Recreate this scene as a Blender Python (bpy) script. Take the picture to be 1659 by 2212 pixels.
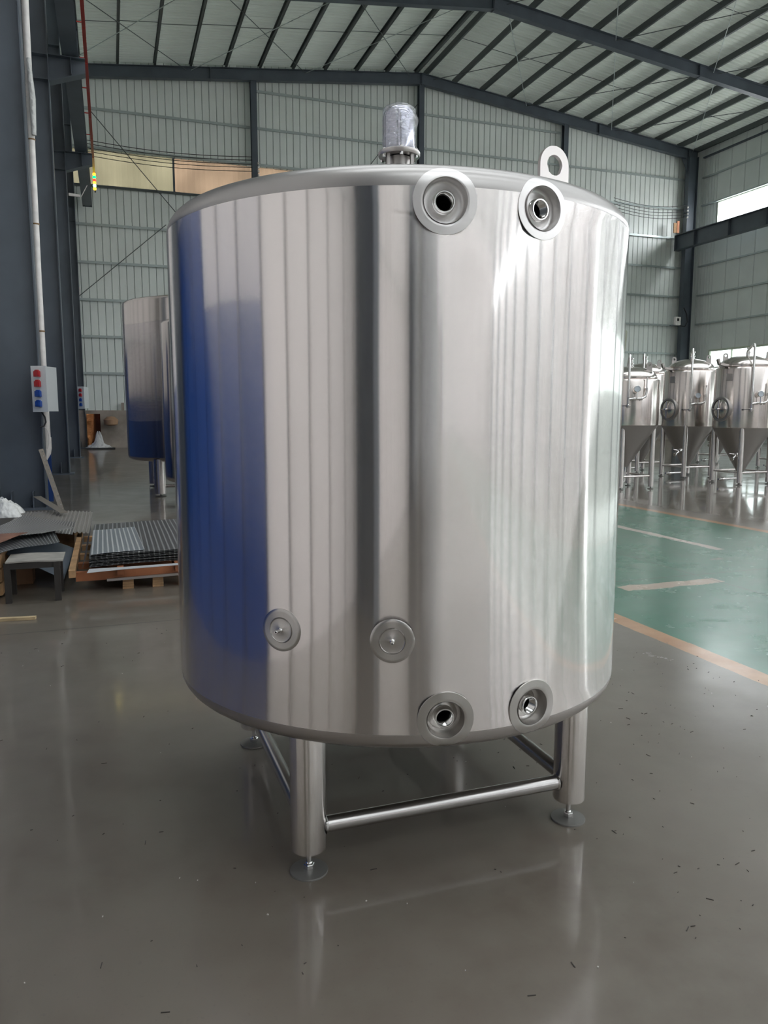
import bpy, bmesh, math, random
from mathutils import Vector, Matrix
from mathutils.geometry import delaunay_2d_cdt
for o in list(bpy.data.objects): bpy.data.objects.remove(o)
S = bpy.context.scene
COL = S.collection
PI = math.pi
random.seed(7)
# ------------------------------------------------------------------ camera
cam = bpy.data.cameras.new('camera'); cam_o = bpy.data.objects.new('camera', cam); COL.objects.link(cam_o)
cam_o.location = (0, 0, 1.6)
cam_o.rotation_euler = (math.radians(90 - 7.5), 0, math.radians(-19.4))
cam.sensor_fit = 'VERTICAL'; cam.sensor_height = 36.0; cam.lens = 36.0 * 1660 / 2212
cam.clip_start = 0.05; cam.clip_end = 500
S.camera = cam_o
# ------------------------------------------------------------------ world, exposure, window portals
w = bpy.data.worlds.new('overcast_sky'); S.world = w; w.use_nodes = True
bgn = w.node_tree.nodes['Background']; bgn.inputs[0].default_value = (0.93, 0.97, 1.0, 1); bgn.inputs[1].default_value = 5.0
S.view_settings.view_transform = 'Standard'; S.view_settings.look = 'None'
S.view_settings.gamma = 1.0; S.view_settings.use_curve_mapping = False
S.view_settings.exposure = 1.78
def portal(loc, rot, sx, sy):
    d = bpy.data.lights.new('window_portal', 'AREA'); d.shape = 'RECTANGLE'; d.size = sx; d.size_y = sy; d.energy = 1
    d.cycles.is_portal = True
    o = bpy.data.objects.new('window_portal', d); o.location = loc; o.rotation_euler = rot; COL.objects.link(o)
L0, L1 = -62.0, 36.0            # building length along Y
A0, A1 = -1.9, 30.8             # inner faces of the side walls (X)
AR = 14.45                      # ridge line
portal((30.95, -13.7, 12.0), (0, PI / 2, 0), 1.2, 96)
portal((30.95, 18.2, 3.6), (0, PI / 2, 0), 2.6, 32.4)
SKYL = [k for k in range(110) if k >= 26 and k % 8 in (3, 4, 5)]      # roof sheets replaced by unseen skylights, added to light the hall
for k in SKYL:
    if k % 8 == 4:
        for sg in (-1, 1): portal((AR + sg * 8.3, L1 + .15 - .9 * (k + .5), 17.0), (0, sg * math.atan(0.111), 0), 16.2, 2.7)

# ------------------------------------------------------------------ materials
MATS = {}
def mat(name, col, rough=0.5, metal=0.0, spec=0.5, **k):
    if name in MATS: return MATS[name]
    m = bpy.data.materials.new(name); m.use_nodes = True
    n = m.node_tree.nodes; l = m.node_tree.links; p = n['Principled BSDF']
    p.inputs['Base Color'].default_value = (*col, 1); p.inputs['Roughness'].default_value = rough
    p.inputs['Metallic'].default_value = metal; p.inputs['Specular IOR Level'].default_value = spec
    tc = n.new('ShaderNodeTexCoord')
    if k.get('aniso'):
        p.inputs['Anisotropic'].default_value = k['aniso']
        p.inputs['Anisotropic Rotation'].default_value = k.get('rot', 0.25)
        t = n.new('ShaderNodeTangent'); t.direction_type = 'RADIAL'; t.axis = 'Z'; l.new(t.outputs[0], p.inputs['Tangent'])
    if k.get('vary'):                                   # colour variation by noise
        amt, sc = k['vary']
        nz = n.new('ShaderNodeTexNoise'); nz.inputs['Scale'].default_value = sc; nz.inputs['Detail'].default_value = 5
        l.new(tc.outputs['Object'], nz.inputs['Vector'])
        mp = n.new('ShaderNodeMapRange'); mp.inputs[1].default_value = 0.3; mp.inputs[2].default_value = 0.7
        mp.inputs[3].default_value = 1 - amt; mp.inputs[4].default_value = 1 + amt
        l.new(nz.outputs['Fac'], mp.inputs[0])
        mx = n.new('ShaderNodeMix'); mx.data_type = 'RGBA'; mx.blend_type = 'MULTIPLY'; mx.inputs[0].default_value = 1
        mx.inputs[6].default_value = (*col, 1); l.new(mp.outputs[0], mx.inputs[7]); l.new(mx.outputs[2], p.inputs['Base Color'])
    if k.get('bump'):
        sc, dist, stretch = k['bump']
        mpv = n.new('ShaderNodeMapping'); mpv.inputs['Scale'].default_value = stretch; l.new(tc.outputs['Object'], mpv.inputs[0])
        nz = n.new('ShaderNodeTexNoise'); nz.inputs['Scale'].default_value = sc; nz.inputs['Detail'].default_value = k.get('bdetail', 2)
        l.new(mpv.outputs[0], nz.inputs['Vector'])
        b = n.new('ShaderNodeBump'); b.inputs['Strength'].default_value = 1; b.inputs['Distance'].default_value = dist
        l.new(nz.outputs['Fac'], b.inputs['Height']); l.new(b.outputs[0], p.inputs['Normal'])
    if k.get('sharp'):                                  # second, clearer reflection lobe of rolled sheet
        fac, rg = k['sharp']; g = n.new('ShaderNodeBsdfGlossy'); g.inputs['Color'].default_value = (*col, 1); g.inputs['Roughness'].default_value = rg
        l.new(b.outputs[0], g.inputs['Normal']); mx = n.new('ShaderNodeMixShader'); mx.inputs[0].default_value = fac
        l.new(p.outputs[0], mx.inputs[1]); l.new(g.outputs[0], mx.inputs[2]); l.new(mx.outputs[0], n['Material Output'].inputs[0])
    if k.get('emit'):
        p.inputs['Emission Color'].default_value = (*k['emit'][0], 1); p.inputs['Emission Strength'].default_value = k['emit'][1]
    MATS[name] = m
    return m
def grooved(name, col, rough, amp, wave):
    """stainless sheet brushed around the vessel: fine horizontal grooves tilt the normal up and down, so reflections smear vertically"""
    m = bpy.data.materials.new(name); m.use_nodes = True; n = m.node_tree.nodes; l = m.node_tree.links; p = n['Principled BSDF']
    p.inputs['Base Color'].default_value = (*col, 1); p.inputs['Metallic'].default_value = 1; p.inputs['Roughness'].default_value = rough
    tc = n.new('ShaderNodeTexCoord'); mp = n.new('ShaderNodeMapping'); mp.inputs['Scale'].default_value = wave[2]; l.new(tc.outputs['Object'], mp.inputs[0])
    nz = n.new('ShaderNodeTexNoise'); nz.inputs['Scale'].default_value = wave[0]; nz.inputs['Detail'].default_value = 0.6; l.new(mp.outputs[0], nz.inputs['Vector'])
    b = n.new('ShaderNodeBump'); b.inputs['Distance'].default_value = wave[1]; l.new(nz.outputs['Fac'], b.inputs['Height'])
    wn = n.new('ShaderNodeTexWhiteNoise'); wn.noise_dimensions = '3D'; l.new(tc.outputs['Object'], wn.inputs['Vector'])
    def M(op, a, c=None):
        x = n.new('ShaderNodeMath'); x.operation = op
        for i, v in enumerate((a, c)):
            if v is None: continue
            if isinstance(v, (int, float)): x.inputs[i].default_value = v
            else: l.new(v, x.inputs[i])
        return x.outputs[0]
    u = M('MULTIPLY', M('SUBTRACT', wn.outputs['Value'], 0.5), 2.0)
    t = M('MULTIPLY', M('MULTIPLY', M('SIGN', u), M('POWER', M('ABSOLUTE', u), 2.9)), amp)
    cb = n.new('ShaderNodeCombineXYZ'); l.new(t, cb.inputs[2])
    ad = n.new('ShaderNodeVectorMath'); ad.operation = 'ADD'; l.new(b.outputs[0], ad.inputs[0]); l.new(cb.outputs[0], ad.inputs[1])
    nm = n.new('ShaderNodeVectorMath'); nm.operation = 'NORMALIZE'; l.new(ad.outputs[0], nm.inputs[0]); l.new(nm.outputs[0], p.inputs['Normal'])
    MATS[name] = m; return m
steel = grooved('brushed_stainless', (0.83, 0.785, 0.765), 0.07, 0.50, (2.4, 0.0021, (1, 1, 0.5)))
steel_leg = grooved('brushed_leg_stainless', (0.88, 0.84, 0.81), 0.08, 0.5, (9, 0.0009, (1, 1, 0.4)))
steel_rim = mat('ground_stainless', (0.54, 0.51, 0.495), 0.33, 1.0)
steel_collar = mat('ground_collar', (0.70, 0.68, 0.67), 0.36, 1.0)
steel_turn = mat('turned_stainless', (0.56, 0.54, 0.52), 0.27, 1.0, aniso=0.8)
steel_tube = mat('tube_stainless', (0.74, 0.70, 0.68), 0.22, 1.0, aniso=0.95, bump=(9, 0.0012, (1, 1, 0.5)))
steel_dull = mat('satin_stainless', (0.42, 0.40, 0.385), 0.42, 1.0)
steel_bright = mat('polished_stainless', (0.72, 0.71, 0.70), 0.12, 1.0)
steel_far = mat('tank_stainless', (0.72, 0.665, 0.635), 0.2, 1.0, aniso=0.8, bump=(3.0, 0.0012, (1, 1, 0.5)))
bore = mat('dark_bore', (0.03, 0.03, 0.03), 0.5, 0.6)
disc_m = mat('foot_disc_steel', (0.20, 0.195, 0.185), 0.5, 0.6)
dark_clad_m = mat('added_dark_cladding', (0.10, 0.10, 0.10), 0.6)  # dark tone added to darken a band in the tank's reflection
panel_w = mat('panel_warm_white', (0.88, 0.825, 0.81), 0.45, vary=(0.05, 0.7))
panel_m = mat('panel_white', (0.82, 0.86, 0.825), 0.45, vary=(0.05, 0.7))
dark_joint = mat('dark_joint', (0.05, 0.05, 0.05), 0.8)
joint_m = mat('panel_joint', (0.30, 0.33, 0.32), 0.7)
frame_m = mat('frame_grey_paint', (0.088, 0.106, 0.128), 0.45, vary=(0.15, 1.2))
purlin_m = mat('purlin_grey', (0.10, 0.115, 0.115), 0.5)
girt_m = mat('girt_galvanised', (0.50, 0.56, 0.55), 0.4, 0.3)
conc_m = mat('plinth_concrete', (0.34, 0.29, 0.25), 0.85, vary=(0.35, 1.3))
blue_m = mat('blue_cladding', (0.008, 0.047, 0.215), 0.5, vary=(0.12, 1.0))
red_m = mat('busbar_red', (0.60, 0.03, 0.018), 0.45)
black_m = mat('black_plastic', (0.015, 0.015, 0.017), 0.4)
white_m = mat('white_pvc', (0.84, 0.80, 0.77), 0.45, vary=(0.12, 6))
box_m = mat('box_grey_enamel', (0.60, 0.63, 0.64), 0.4)
sock_red = mat('socket_red', (0.38, 0.012, 0.018), 0.35)
sock_blue = mat('socket_blue', (0.01, 0.06, 0.30), 0.35)
brown_m = mat('strap_brown', (0.25, 0.15, 0.07), 0.7)
wood_m = mat('raw_timber', (0.40, 0.24, 0.12), 0.75, vary=(0.3, 9))
wood_red = mat('red_brown_timber', (0.30, 0.11, 0.045), 0.6, vary=(0.3, 6))
wood_pale = mat('pale_timber', (0.50, 0.38, 0.22), 0.7, vary=(0.2, 7))
card_m = mat('cardboard', (0.42, 0.26, 0.16), 0.85, vary=(0.1, 8))
stand_m = mat('stand_rusty_steel', (0.045, 0.04, 0.036), 0.6, 0.3)
top_m = mat('stand_top_plate', (0.42, 0.40, 0.36), 0.5, 0.4, vary=(0.2, 9))
rust_m = mat('brown_sheet', (0.20, 0.095, 0.06), 0.6, vary=(0.25, 5))
galv_m = mat('bluish_sheet', (0.16, 0.21, 0.27), 0.35, 0.7, bump=(3, 0.004, (1, 1, 1)))
copper_m = mat('copper_sheet', (0.48, 0.20, 0.085), 0.25, 1.0, bump=(4, 0.02, (1, 1, 1)))
rag_m = mat('white_cloth', (0.70, 0.69, 0.68), 0.85, bump=(6, 0.05, (1, 1, 1)))
bag_m = mat('milky_plastic', (0.62, 0.62, 0.60), 0.25, bump=(9, 0.05, (1, 1, 1)))
punched_m = mat('perforated_steel', (0.34, 0.30, 0.25), 0.4, 0.7)
dial_m = mat('gauge_dial', (0.55, 0.60, 0.66), 0.3)
orange_m = mat('orange_board', (0.50, 0.17, 0.06), 0.6)
sky_hole = mat('pale_frame', (0.62, 0.68, 0.55), 0.5)
debris_m = mat('debris', (0.05, 0.045, 0.04), 0.8)
pale_chip = mat('pale_chip', (0.5, 0.48, 0.45), 0.7)

def checker(name, col, rough):
    m = mat(name, col, rough, 0.85); n = m.node_tree.nodes; l = m.node_tree.links; p = n['Principled BSDF']
    tc = n.new('ShaderNodeTexCoord'); sx = n.new('ShaderNodeSeparateXYZ'); l.new(tc.outputs['UV'], sx.inputs[0])
    def tri(sock, sc, off):
        a = n.new('ShaderNodeMath'); a.operation = 'MULTIPLY_ADD'; a.inputs[1].default_value = sc; a.inputs[2].default_value = off; l.new(sock, a.inputs[0])
        b = n.new('ShaderNodeMath'); b.operation = 'SINE'; l.new(a.outputs[0], b.inputs[0]); return b.outputs[0]
    a = tri(sx.outputs[0], 2 * PI / 0.045, 0); b = tri(sx.outputs[1], 2 * PI / 0.03, 0)
    ab = n.new('ShaderNodeMath'); ab.operation = 'MAXIMUM'
    a2 = n.new('ShaderNodeMath'); a2.operation = 'MULTIPLY_ADD'; l.new(b, a2.inputs[0]); a2.inputs[1].default_value = 0.45; l.new(a, a2.inputs[2])
    mr = n.new('ShaderNodeMapRange'); mr.inputs[1].default_value = 0.55; mr.inputs[2].default_value = 0.95; l.new(a2.outputs[0], mr.inputs[0])
    bm = n.new('ShaderNodeBump'); bm.inputs['Distance'].default_value = 0.004; l.new(mr.outputs[0], bm.inputs['Height']); l.new(bm.outputs[0], p.inputs['Normal'])
    mx = n.new('ShaderNodeMix'); mx.data_type = 'RGBA'; mx.inputs[6].default_value = (*col, 1)
    mx.inputs[7].default_value = (*[min(1, c * 2.2 + 0.12) for c in col], 1); l.new(mr.outputs[0], mx.inputs[0]); l.new(mx.outputs[2], p.inputs['Base Color'])
    return m
plate_dark = checker('checker_plate_dark', (0.16, 0.165, 0.17), 0.4)
plate_bright = checker('checker_plate_bright', (0.42, 0.47, 0.52), 0.35)
plate_grey = checker('checker_plate_grey', (0.26, 0.255, 0.245), 0.45)

def film(name, tint, opac, sc, dist):
    m = bpy.data.materials.new(name); m.use_nodes = True; n = m.node_tree.nodes; l = m.node_tree.links
    n.remove(n['Principled BSDF']); out = n['Material Output']
    t = n.new('ShaderNodeBsdfTransparent'); t.inputs[0].default_value = (*tint, 1)
    g = n.new('ShaderNodeBsdfGlossy'); g.inputs['Roughness'].default_value = 0.07
    mx = n.new('ShaderNodeMixShader'); mx.inputs[0].default_value = opac
    l.new(t.outputs[0], mx.inputs[1]); l.new(g.outputs[0], mx.inputs[2]); l.new(mx.outputs[0], out.inputs[0])
    if dist:
        tc = n.new('ShaderNodeTexCoord'); mp = n.new('ShaderNodeMapping'); mp.inputs['Scale'].default_value = (1, 1, 3.0); l.new(tc.outputs['Object'], mp.inputs[0])
        nz = n.new('ShaderNodeTexNoise'); nz.inputs['Scale'].default_value = sc; nz.inputs['Detail'].default_value = 4; nz.inputs['Distortion'].default_value = 1.5
        l.new(mp.outputs[0], nz.inputs[0]); b = n.new('ShaderNodeBump'); b.inputs['Distance'].default_value = dist
        l.new(nz.outputs['Fac'], b.inputs['Height']); l.new(b.outputs[0], g.inputs['Normal'])
    MATS[name] = m; return m
wrap_m = film('clear_stretch_film', (0.985, 0.985, 1.0), 0.08, 8, 0.18)
motor_film = film('clear_bag_film', (0.93, 0.94, 1.0), 0.35, 28, 0.02)
glass_m = film('dimming_window_glass', (0.42, 0.44, 0.43), 0.06, 1, 0)  # grey tint added to dim daylight through the lower windows
skyl_m = film('added_skylight_pane', (0.58, 0.58, 0.58), 0.06, 1, 0)  # panes of the added skylights, tinted to hold back daylight
def frp(name, col, lo=0.5, hi=0.9):
    m = bpy.data.materials.new(name); m.use_nodes = True; n = m.node_tree.nodes; l = m.node_tree.links
    n.remove(n['Principled BSDF']); out = n['Material Output']
    t = n.new('ShaderNodeBsdfTranslucent'); t.inputs[0].default_value = (*col, 1)
    d = n.new('ShaderNodeBsdfDiffuse'); d.inputs[0].default_value = (*col, 1)
    tc = n.new('ShaderNodeTexCoord'); nz = n.new('ShaderNodeTexNoise'); nz.inputs['Scale'].default_value = 0.6; l.new(tc.outputs['Object'], nz.inputs[0])
    mr = n.new('ShaderNodeMapRange'); mr.inputs[3].default_value = lo; mr.inputs[4].default_value = hi; l.new(nz.outputs['Fac'], mr.inputs[0])
    mx = n.new('ShaderNodeMixShader'); l.new(mr.outputs[0], mx.inputs[0]); l.new(t.outputs[0], mx.inputs[1]); l.new(d.outputs[0], mx.inputs[2]); l.new(mx.outputs[0], out.inputs[0])
    MATS[name] = m; return m
frp_m = frp('yellowed_frp', (0.30, 0.265, 0.17), 0.85, 0.985); frp2_m = frp('brown_frp', (0.34, 0.235, 0.155), 0.84, 0.98)
roof_m = frp('roof_sheet_added_glow', (0.58, 0.625, 0.565), 0.985, 0.996)  # slight translucency added so the sheets glow and brighten the hall

def floor_material():
    m = bpy.data.materials.new('painted_concrete_floor'); m.use_nodes = True; n = m.node_tree.nodes; l = m.node_tree.links; p = n['Principled BSDF']
    tc = n.new('ShaderNodeTexCoord'); sx = n.new('ShaderNodeSeparateXYZ'); l.new(tc.outputs['Object'], sx.inputs[0])
    def M(op, a, b=None, c=None):
        x = n.new('ShaderNodeMath'); x.operation = op
        for i, v in enumerate((a, b, c)):
            if v is None: continue
            if isinstance(v, (int, float)): x.inputs[i].default_value = v
            else: l.new(v, x.inputs[i])
        return x.outputs[0]
    def noise(sc, det=4, rough=0.6, scale3=None):
        z = n.new('ShaderNodeTexNoise'); z.inputs['Scale'].default_value = sc; z.inputs['Detail'].default_value = det; z.inputs['Roughness'].default_value = rough
        if scale3:
            mp = n.new('ShaderNodeMapping'); mp.inputs['Scale'].default_value = scale3; l.new(tc.outputs['Object'], mp.inputs[0]); l.new(mp.outputs[0], z.inputs[0])
        else: l.new(tc.outputs['Object'], z.inputs[0])
        return z.outputs['Fac']
    def mix(f, a, b):
        x = n.new('ShaderNodeMix'); x.data_type = 'RGBA'
        l.new(f, x.inputs[0])
        for i, v in ((6, a), (7, b)):
            if isinstance(v, tuple): x.inputs[i].default_value = (*v, 1)
            else: l.new(v, x.inputs[i])
        return x.outputs[2]
    def ramp(v, lo, hi):
        x = n.new('ShaderNodeMapRange'); x.inputs[1].default_value = lo; x.inputs[2].default_value = hi; l.new(v, x.inputs[0]); return x.outputs[0]
    X, Y = sx.outputs[0], sx.outputs[1]
    n1 = noise(0.8); n2 = noise(5.0, 6); n3 = noise(60, 2)
    wob = M('MULTIPLY_ADD', noise(2.5, 6, 0.7), 0.12, -0.06)
    Xw = M('ADD', X, wob)
    base = mix(ramp(n1, 0.3, 0.7), (0.098, 0.079, 0.062), (0.176, 0.154, 0.128))
    base = mix(ramp(n2, 0.35, 0.75), base, (0.150, 0.134, 0.108))
    base = mix(M('MULTIPLY', ramp(n3, 0.62, 0.75), 0.35), base, (0.10, 0.09, 0.078))
    def band(v, lo, hi): return M('MULTIPLY', M('GREATER_THAN', v, lo), M('LESS_THAN', v, hi))
    green = mix(ramp(n2, 0.3, 0.8), (0.022, 0.120, 0.075), (0.040, 0.170, 0.110))
    wear = M('GREATER_THAN', noise(1.3, 8, 0.72, (0.7, 2.2, 1)), 0.655)
    green = mix(wear, green, (0.30, 0.28, 0.24))
    base = mix(band(X, 3.72, 8.12), base, green)
    streak = M('MULTIPLY', band(Xw, 6.55, 6.68), M('MULTIPLY', band(Y, 7.0, 9.6), M('GREATER_THAN', noise(1.2, 5), 0.40)))
    base = mix(streak, base, (0.46, 0.40, 0.35))
    pt = M('MULTIPLY', band(M('MULTIPLY_ADD', wob, 1.6, Y), 5.62, 5.80), band(X, 4.3, 5.4)); base = mix(pt, base, (0.38, 0.31, 0.24))
    orange = mix(ramp(n2, 0.35, 0.7), (0.34, 0.17, 0.075), (0.44, 0.26, 0.14))
    chip = M('LESS_THAN', noise(6, 8, 0.75), 0.63)
    base = mix(M('MULTIPLY', band(M('MULTIPLY_ADD', wob, 0.35, X), 3.56, 3.72), chip), base, orange)
    base = mix(M('MULTIPLY', band(X, 8.12, 8.27), chip), base, orange)
    # saw-cut joints every 6 m
    def joint(v, off, per, wd):
        a = M('MODULO', M('ADD', v, 600 - off), per); return M('LESS_THAN', M('ABSOLUTE', M('SUBTRACT', a, per / 2)), wd)
    Yw = M('MULTIPLY_ADD', wob, 0.08, Y)
    j = M('MAXIMUM', joint(Yw, 5.98 - 3.0, 6.0, 0.006), M('MULTIPLY', M('LESS_THAN', M('ABSOLUTE', M('SUBTRACT', M('MULTIPLY_ADD', wob, 0.1, X), 5.35)), 0.006), M('GREATER_THAN', X, 3.8)))
    base = mix(j, base, (0.05, 0.045, 0.04))
    l.new(base, p.inputs['Base Color'])
    pn = ramp(noise(1.7, 7, 0.65), 0.3, 0.75)
    rg = M('ADD', M('MULTIPLY', pn, 0.15), M('MULTIPLY_ADD', n2, 0.12, 0.28))
    l.new(M('MULTIPLY_ADD', ramp(X, 0.8, 4.0), 0.4, 0.6), p.inputs['Coat Weight']); p.inputs['Coat IOR'].default_value = 1.5
    l.new(M('MULTIPLY_ADD', M('MULTIPLY', pn, pn), 0.16, M('MULTIPLY_ADD', M('MULTIPLY', ramp(X, 0.8, 4.2), M('SUBTRACT', 1.0, ramp(X, 7.9, 9.0))), 0.17, 0.05)), p.inputs['Coat Roughness'])
    l.new(rg, p.inputs['Roughness']); p.inputs['Specular IOR Level'].default_value = 0.5
    bp = n.new('ShaderNodeBump'); bp.inputs['Distance'].default_value = 0.004; bp.inputs['Strength'].default_value = 0.35
    l.new(M('ADD', M('MULTIPLY', n1, 1.0), M('MULTIPLY', n2, 0.18)), bp.inputs['Height']); l.new(bp.outputs[0], p.inputs['Normal'])
    return m
floor_m = floor_material()

# ------------------------------------------------------------------ mesh helpers
def basis(d):
    d = Vector(d).normalized(); a = Vector((0, 0, 1)) if abs(d.z) < 0.9 else Vector((1, 0, 0))
    u = a.cross(d).normalized(); return u, d.cross(u), d
class MB:
    def __init__(s): s.v = []; s.f = []; s.uv = None
    def box(s, x0, x1, y0, y1, z0, z1):
        return s.hexa([(x0, y0, z0), (x1, y0, z0), (x1, y1, z0), (x0, y1, z0), (x0, y0, z1), (x1, y0, z1), (x1, y1, z1), (x0, y1, z1)])
    def hexa(s, p):
        b = len(s.v); s.v += [Vector(q) for q in p]
        s.f += [tuple(b + i for i in q) for q in ((0, 3, 2, 1), (4, 5, 6, 7), (0, 1, 5, 4), (1, 2, 6, 5), (2, 3, 7, 6), (3, 0, 4, 7))]; return s
    def bar(s, p0, p1, wd, th, up=(0, 0, 1)):           # rectangular bar from p0 to p1
        p0, p1 = Vector(p0), Vector(p1); d = (p1 - p0).normalized(); u = Vector(up); sd = d.cross(u).normalized(); u = sd.cross(d)
        q = []
        for z in (-1, 1):
            for (e, a) in ((p0, -1), (p1, -1), (p1, 1), (p0, 1)): q.append(e + sd * a * wd / 2 + u * z * th / 2)
        return s.hexa(q)
    def tube(s, pts, r, n=12, caps=True):
        pts = [Vector(p) for p in pts]; b = len(s.v); rr = r if isinstance(r, (list, tuple)) else [r] * len(pts)
        u = None
        for i, p in enumerate(pts):
            d = (pts[min(i + 1, len(pts) - 1)] - pts[max(i - 1, 0)]).normalized()
            if u is None: u = basis(d)[0]
            u = (u - d * u.dot(d)).normalized(); w_ = d.cross(u)
            for k in range(n): a = 2 * PI * k / n; s.v.append(p + (u * math.cos(a) + w_ * math.sin(a)) * rr[i])
        for i in range(len(pts) - 1):
            for k in range(n): k2 = (k + 1) % n; s.f.append((b + i * n + k, b + i * n + k2, b + (i + 1) * n + k2, b + (i + 1) * n + k))
        if caps: s.f.append(tuple(b + k for k in reversed(range(n)))); s.f.append(tuple(b + (len(pts) - 1) * n + k for k in range(n)))
        return s
    def lathe(s, prof, n=48, o=(0, 0, 0), ax=(0, 0, 1), a0=0, a1=2 * PI):
        u, w_, d = basis(ax); o = Vector(o); b = len(s.v); full = abs(a1 - a0 - 2 * PI) < 1e-6; m = n if full else n + 1
        if Vector(ax) == Vector((0, 0, 1)): u, w_ = Vector((1, 0, 0)), Vector((0, 1, 0))
        for (r, z) in prof:
            for k in range(m): a = a0 + (a1 - a0) * k / n; s.v.append(o + (u * math.cos(a) + w_ * math.sin(a)) * r + d * z)
        for i in range(len(prof) - 1):
            for k in range(n):
                k2 = (k + 1) % m; q = [b + i * m + k, b + i * m + k2, b + (i + 1) * m + k2, b + (i + 1) * m + k]
                s.f.append(tuple(q))
        return s
    def prism(s, poly, frame, t):                       # poly 2-D, frame (origin, ex, ey), thickness t along ex x ey
        o, ex, ey = (Vector(q) for q in frame); ez = ex.cross(ey).normalized() * t; b = len(s.v); n = len(poly)
        s.v += [o + ex * x + ey * y for x, y in poly] + [o + ex * x + ey * y + ez for x, y in poly]
        s.f.append(tuple(b + i for i in reversed(range(n)))); s.f.append(tuple(b + n + i for i in range(n)))
        for i in range(n): j = (i + 1) % n; s.f.append((b + i, b + j, b + n + j, b + n + i))
        return s
    def sheet(s, P, nu, nv, t, su=1, sv=1):             # thin plate from P(u,v), uv in metres
        b = len(s.v); s.uv = s.uv or {}
        for k in (0, 1):
            for i in range(nu + 1):
                for j in range(nv + 1):
                    s.uv[len(s.v)] = (i / nu * su, j / nv * sv); s.v.append(Vector(P(i / nu, j / nv)) + Vector((0, 0, t * (k - 1))))
        N = (nu + 1) * (nv + 1); ix = lambda k, i, j: b + k * N + i * (nv + 1) + j
        for i in range(nu):
            for j in range(nv):
                s.f.append((ix(1, i, j), ix(1, i + 1, j), ix(1, i + 1, j + 1), ix(1, i, j + 1)))
                s.f.append((ix(0, i, j), ix(0, i, j + 1), ix(0, i + 1, j + 1), ix(0, i + 1, j)))
        for i in range(nu):
            s.f.append((ix(0, i, 0), ix(0, i + 1, 0), ix(1, i + 1, 0), ix(1, i, 0))); s.f.append((ix(0, i + 1, nv), ix(0, i, nv), ix(1, i, nv), ix(1, i + 1, nv)))
        for j in range(nv):
            s.f.append((ix(0, 0, j + 1), ix(0, 0, j), ix(1, 0, j), ix(1, 0, j + 1))); s.f.append((ix(0, nu, j), ix(0, nu, j + 1), ix(1, nu, j + 1), ix(1, nu, j)))
        return s
    def obj(s, name, m, parent=None, smooth=35, mw=None, normals=None):
        me = bpy.data.meshes.new(name)
        pw = Matrix(); par = parent
        while par: pw = par.matrix_basis @ pw; par = par.parent
        inv = (mw or pw).inverted()
        me.from_pydata([inv @ q for q in s.v], [], s.f); me.materials.append(m)
        if s.uv:
            ul = me.uv_layers.new(name='uv')
            for lp in me.loops: ul.data[lp.index].uv = s.uv[lp.vertex_index]
        me.update()
        if smooth and len(me.polygons):
            me.polygons.foreach_set('use_smooth', [True] * len(me.polygons))
            if normals: 
                r3 = inv.to_3x3(); me.normals_split_custom_set_from_vertices([(r3 @ q).normalized() for q in normals])
            else: me.set_sharp_from_angle(angle=math.radians(smooth))
        o = bpy.data.objects.new(name, me); COL.objects.link(o)
        if parent: o.parent = parent
        if mw: o.matrix_basis = pw.inverted() @ mw
        return o
def thing(name, label, cat, loc=(0, 0, 0), group=None):
    o = bpy.data.objects.new(name, None); o.empty_display_size = 0.1; COL.objects.link(o); o.location = loc
    o['label'] = label; o['category'] = cat
    if group: o['group'] = group
    return o
def tag(o, label, cat, group=None):
    o['label'] = label; o['category'] = cat
    if group: o['group'] = group
    return o
def struct(name, loc=(0, 0, 0)):
    o = bpy.data.objects.new(name, None); o.empty_display_size = 0.1; COL.objects.link(o); o.location = loc; o['kind'] = 'structure'; return o
def inst(src, name, loc, parent=None):                  # copy sharing the mesh
    o = src.copy(); o.name = name; COL.objects.link(o); o.location = loc; o.parent = parent; return o
def dup(o, parent=None, loc=None, label=None):
    c = o.copy(); COL.objects.link(c); c.parent = parent
    if loc is not None: c.location = loc
    if label: c['label'] = label
    for ch in list(o.children): dup(ch, c)
    return c
def arc(c, e1, e2, r, a0, a1, n=8):
    c, e1, e2 = Vector(c), Vector(e1), Vector(e2)
    return [c + (e1 * math.cos(a0 + (a1 - a0) * i / n) + e2 * math.sin(a0 + (a1 - a0) * i / n)) * r for i in range(n + 1)]
def bevel_poly(w_, h, c=0.0): return [(0, 0), (w_, 0), (w_, h), (0, h)]
SLOPE = 0.111
def zroof(a): return 17.55 - SLOPE * abs(a - AR)        # underside of the roof sheets
def zraf(a): return 16.8 - SLOPE * abs(a - AR)          # underside of the rafters
FR = [35.7, 28.5, 21.2, 13.8, 6.4, -1.0, -8.4, -15.8, -23.2, -30.6, -38.0, -45.4, -52.8, -60.2]   # frame lines

# ================================================================== STRUCTURE
fo = MB().box(A0 - 0.3, A1 + 0.3, L0 - 0.3, L1 + 0.3, -0.25, 0).obj('floor', floor_m, smooth=0); fo['kind'] = 'structure'
gr = MB().box(-150, 150, -150, 180, -0.45, -0.26).obj('floor_ground_outside', mat('outside_paving', (0.75, 0.74, 0.72), 0.9, vary=(0.1, 0.3)), smooth=0); gr['kind'] = 'structure'

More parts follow.
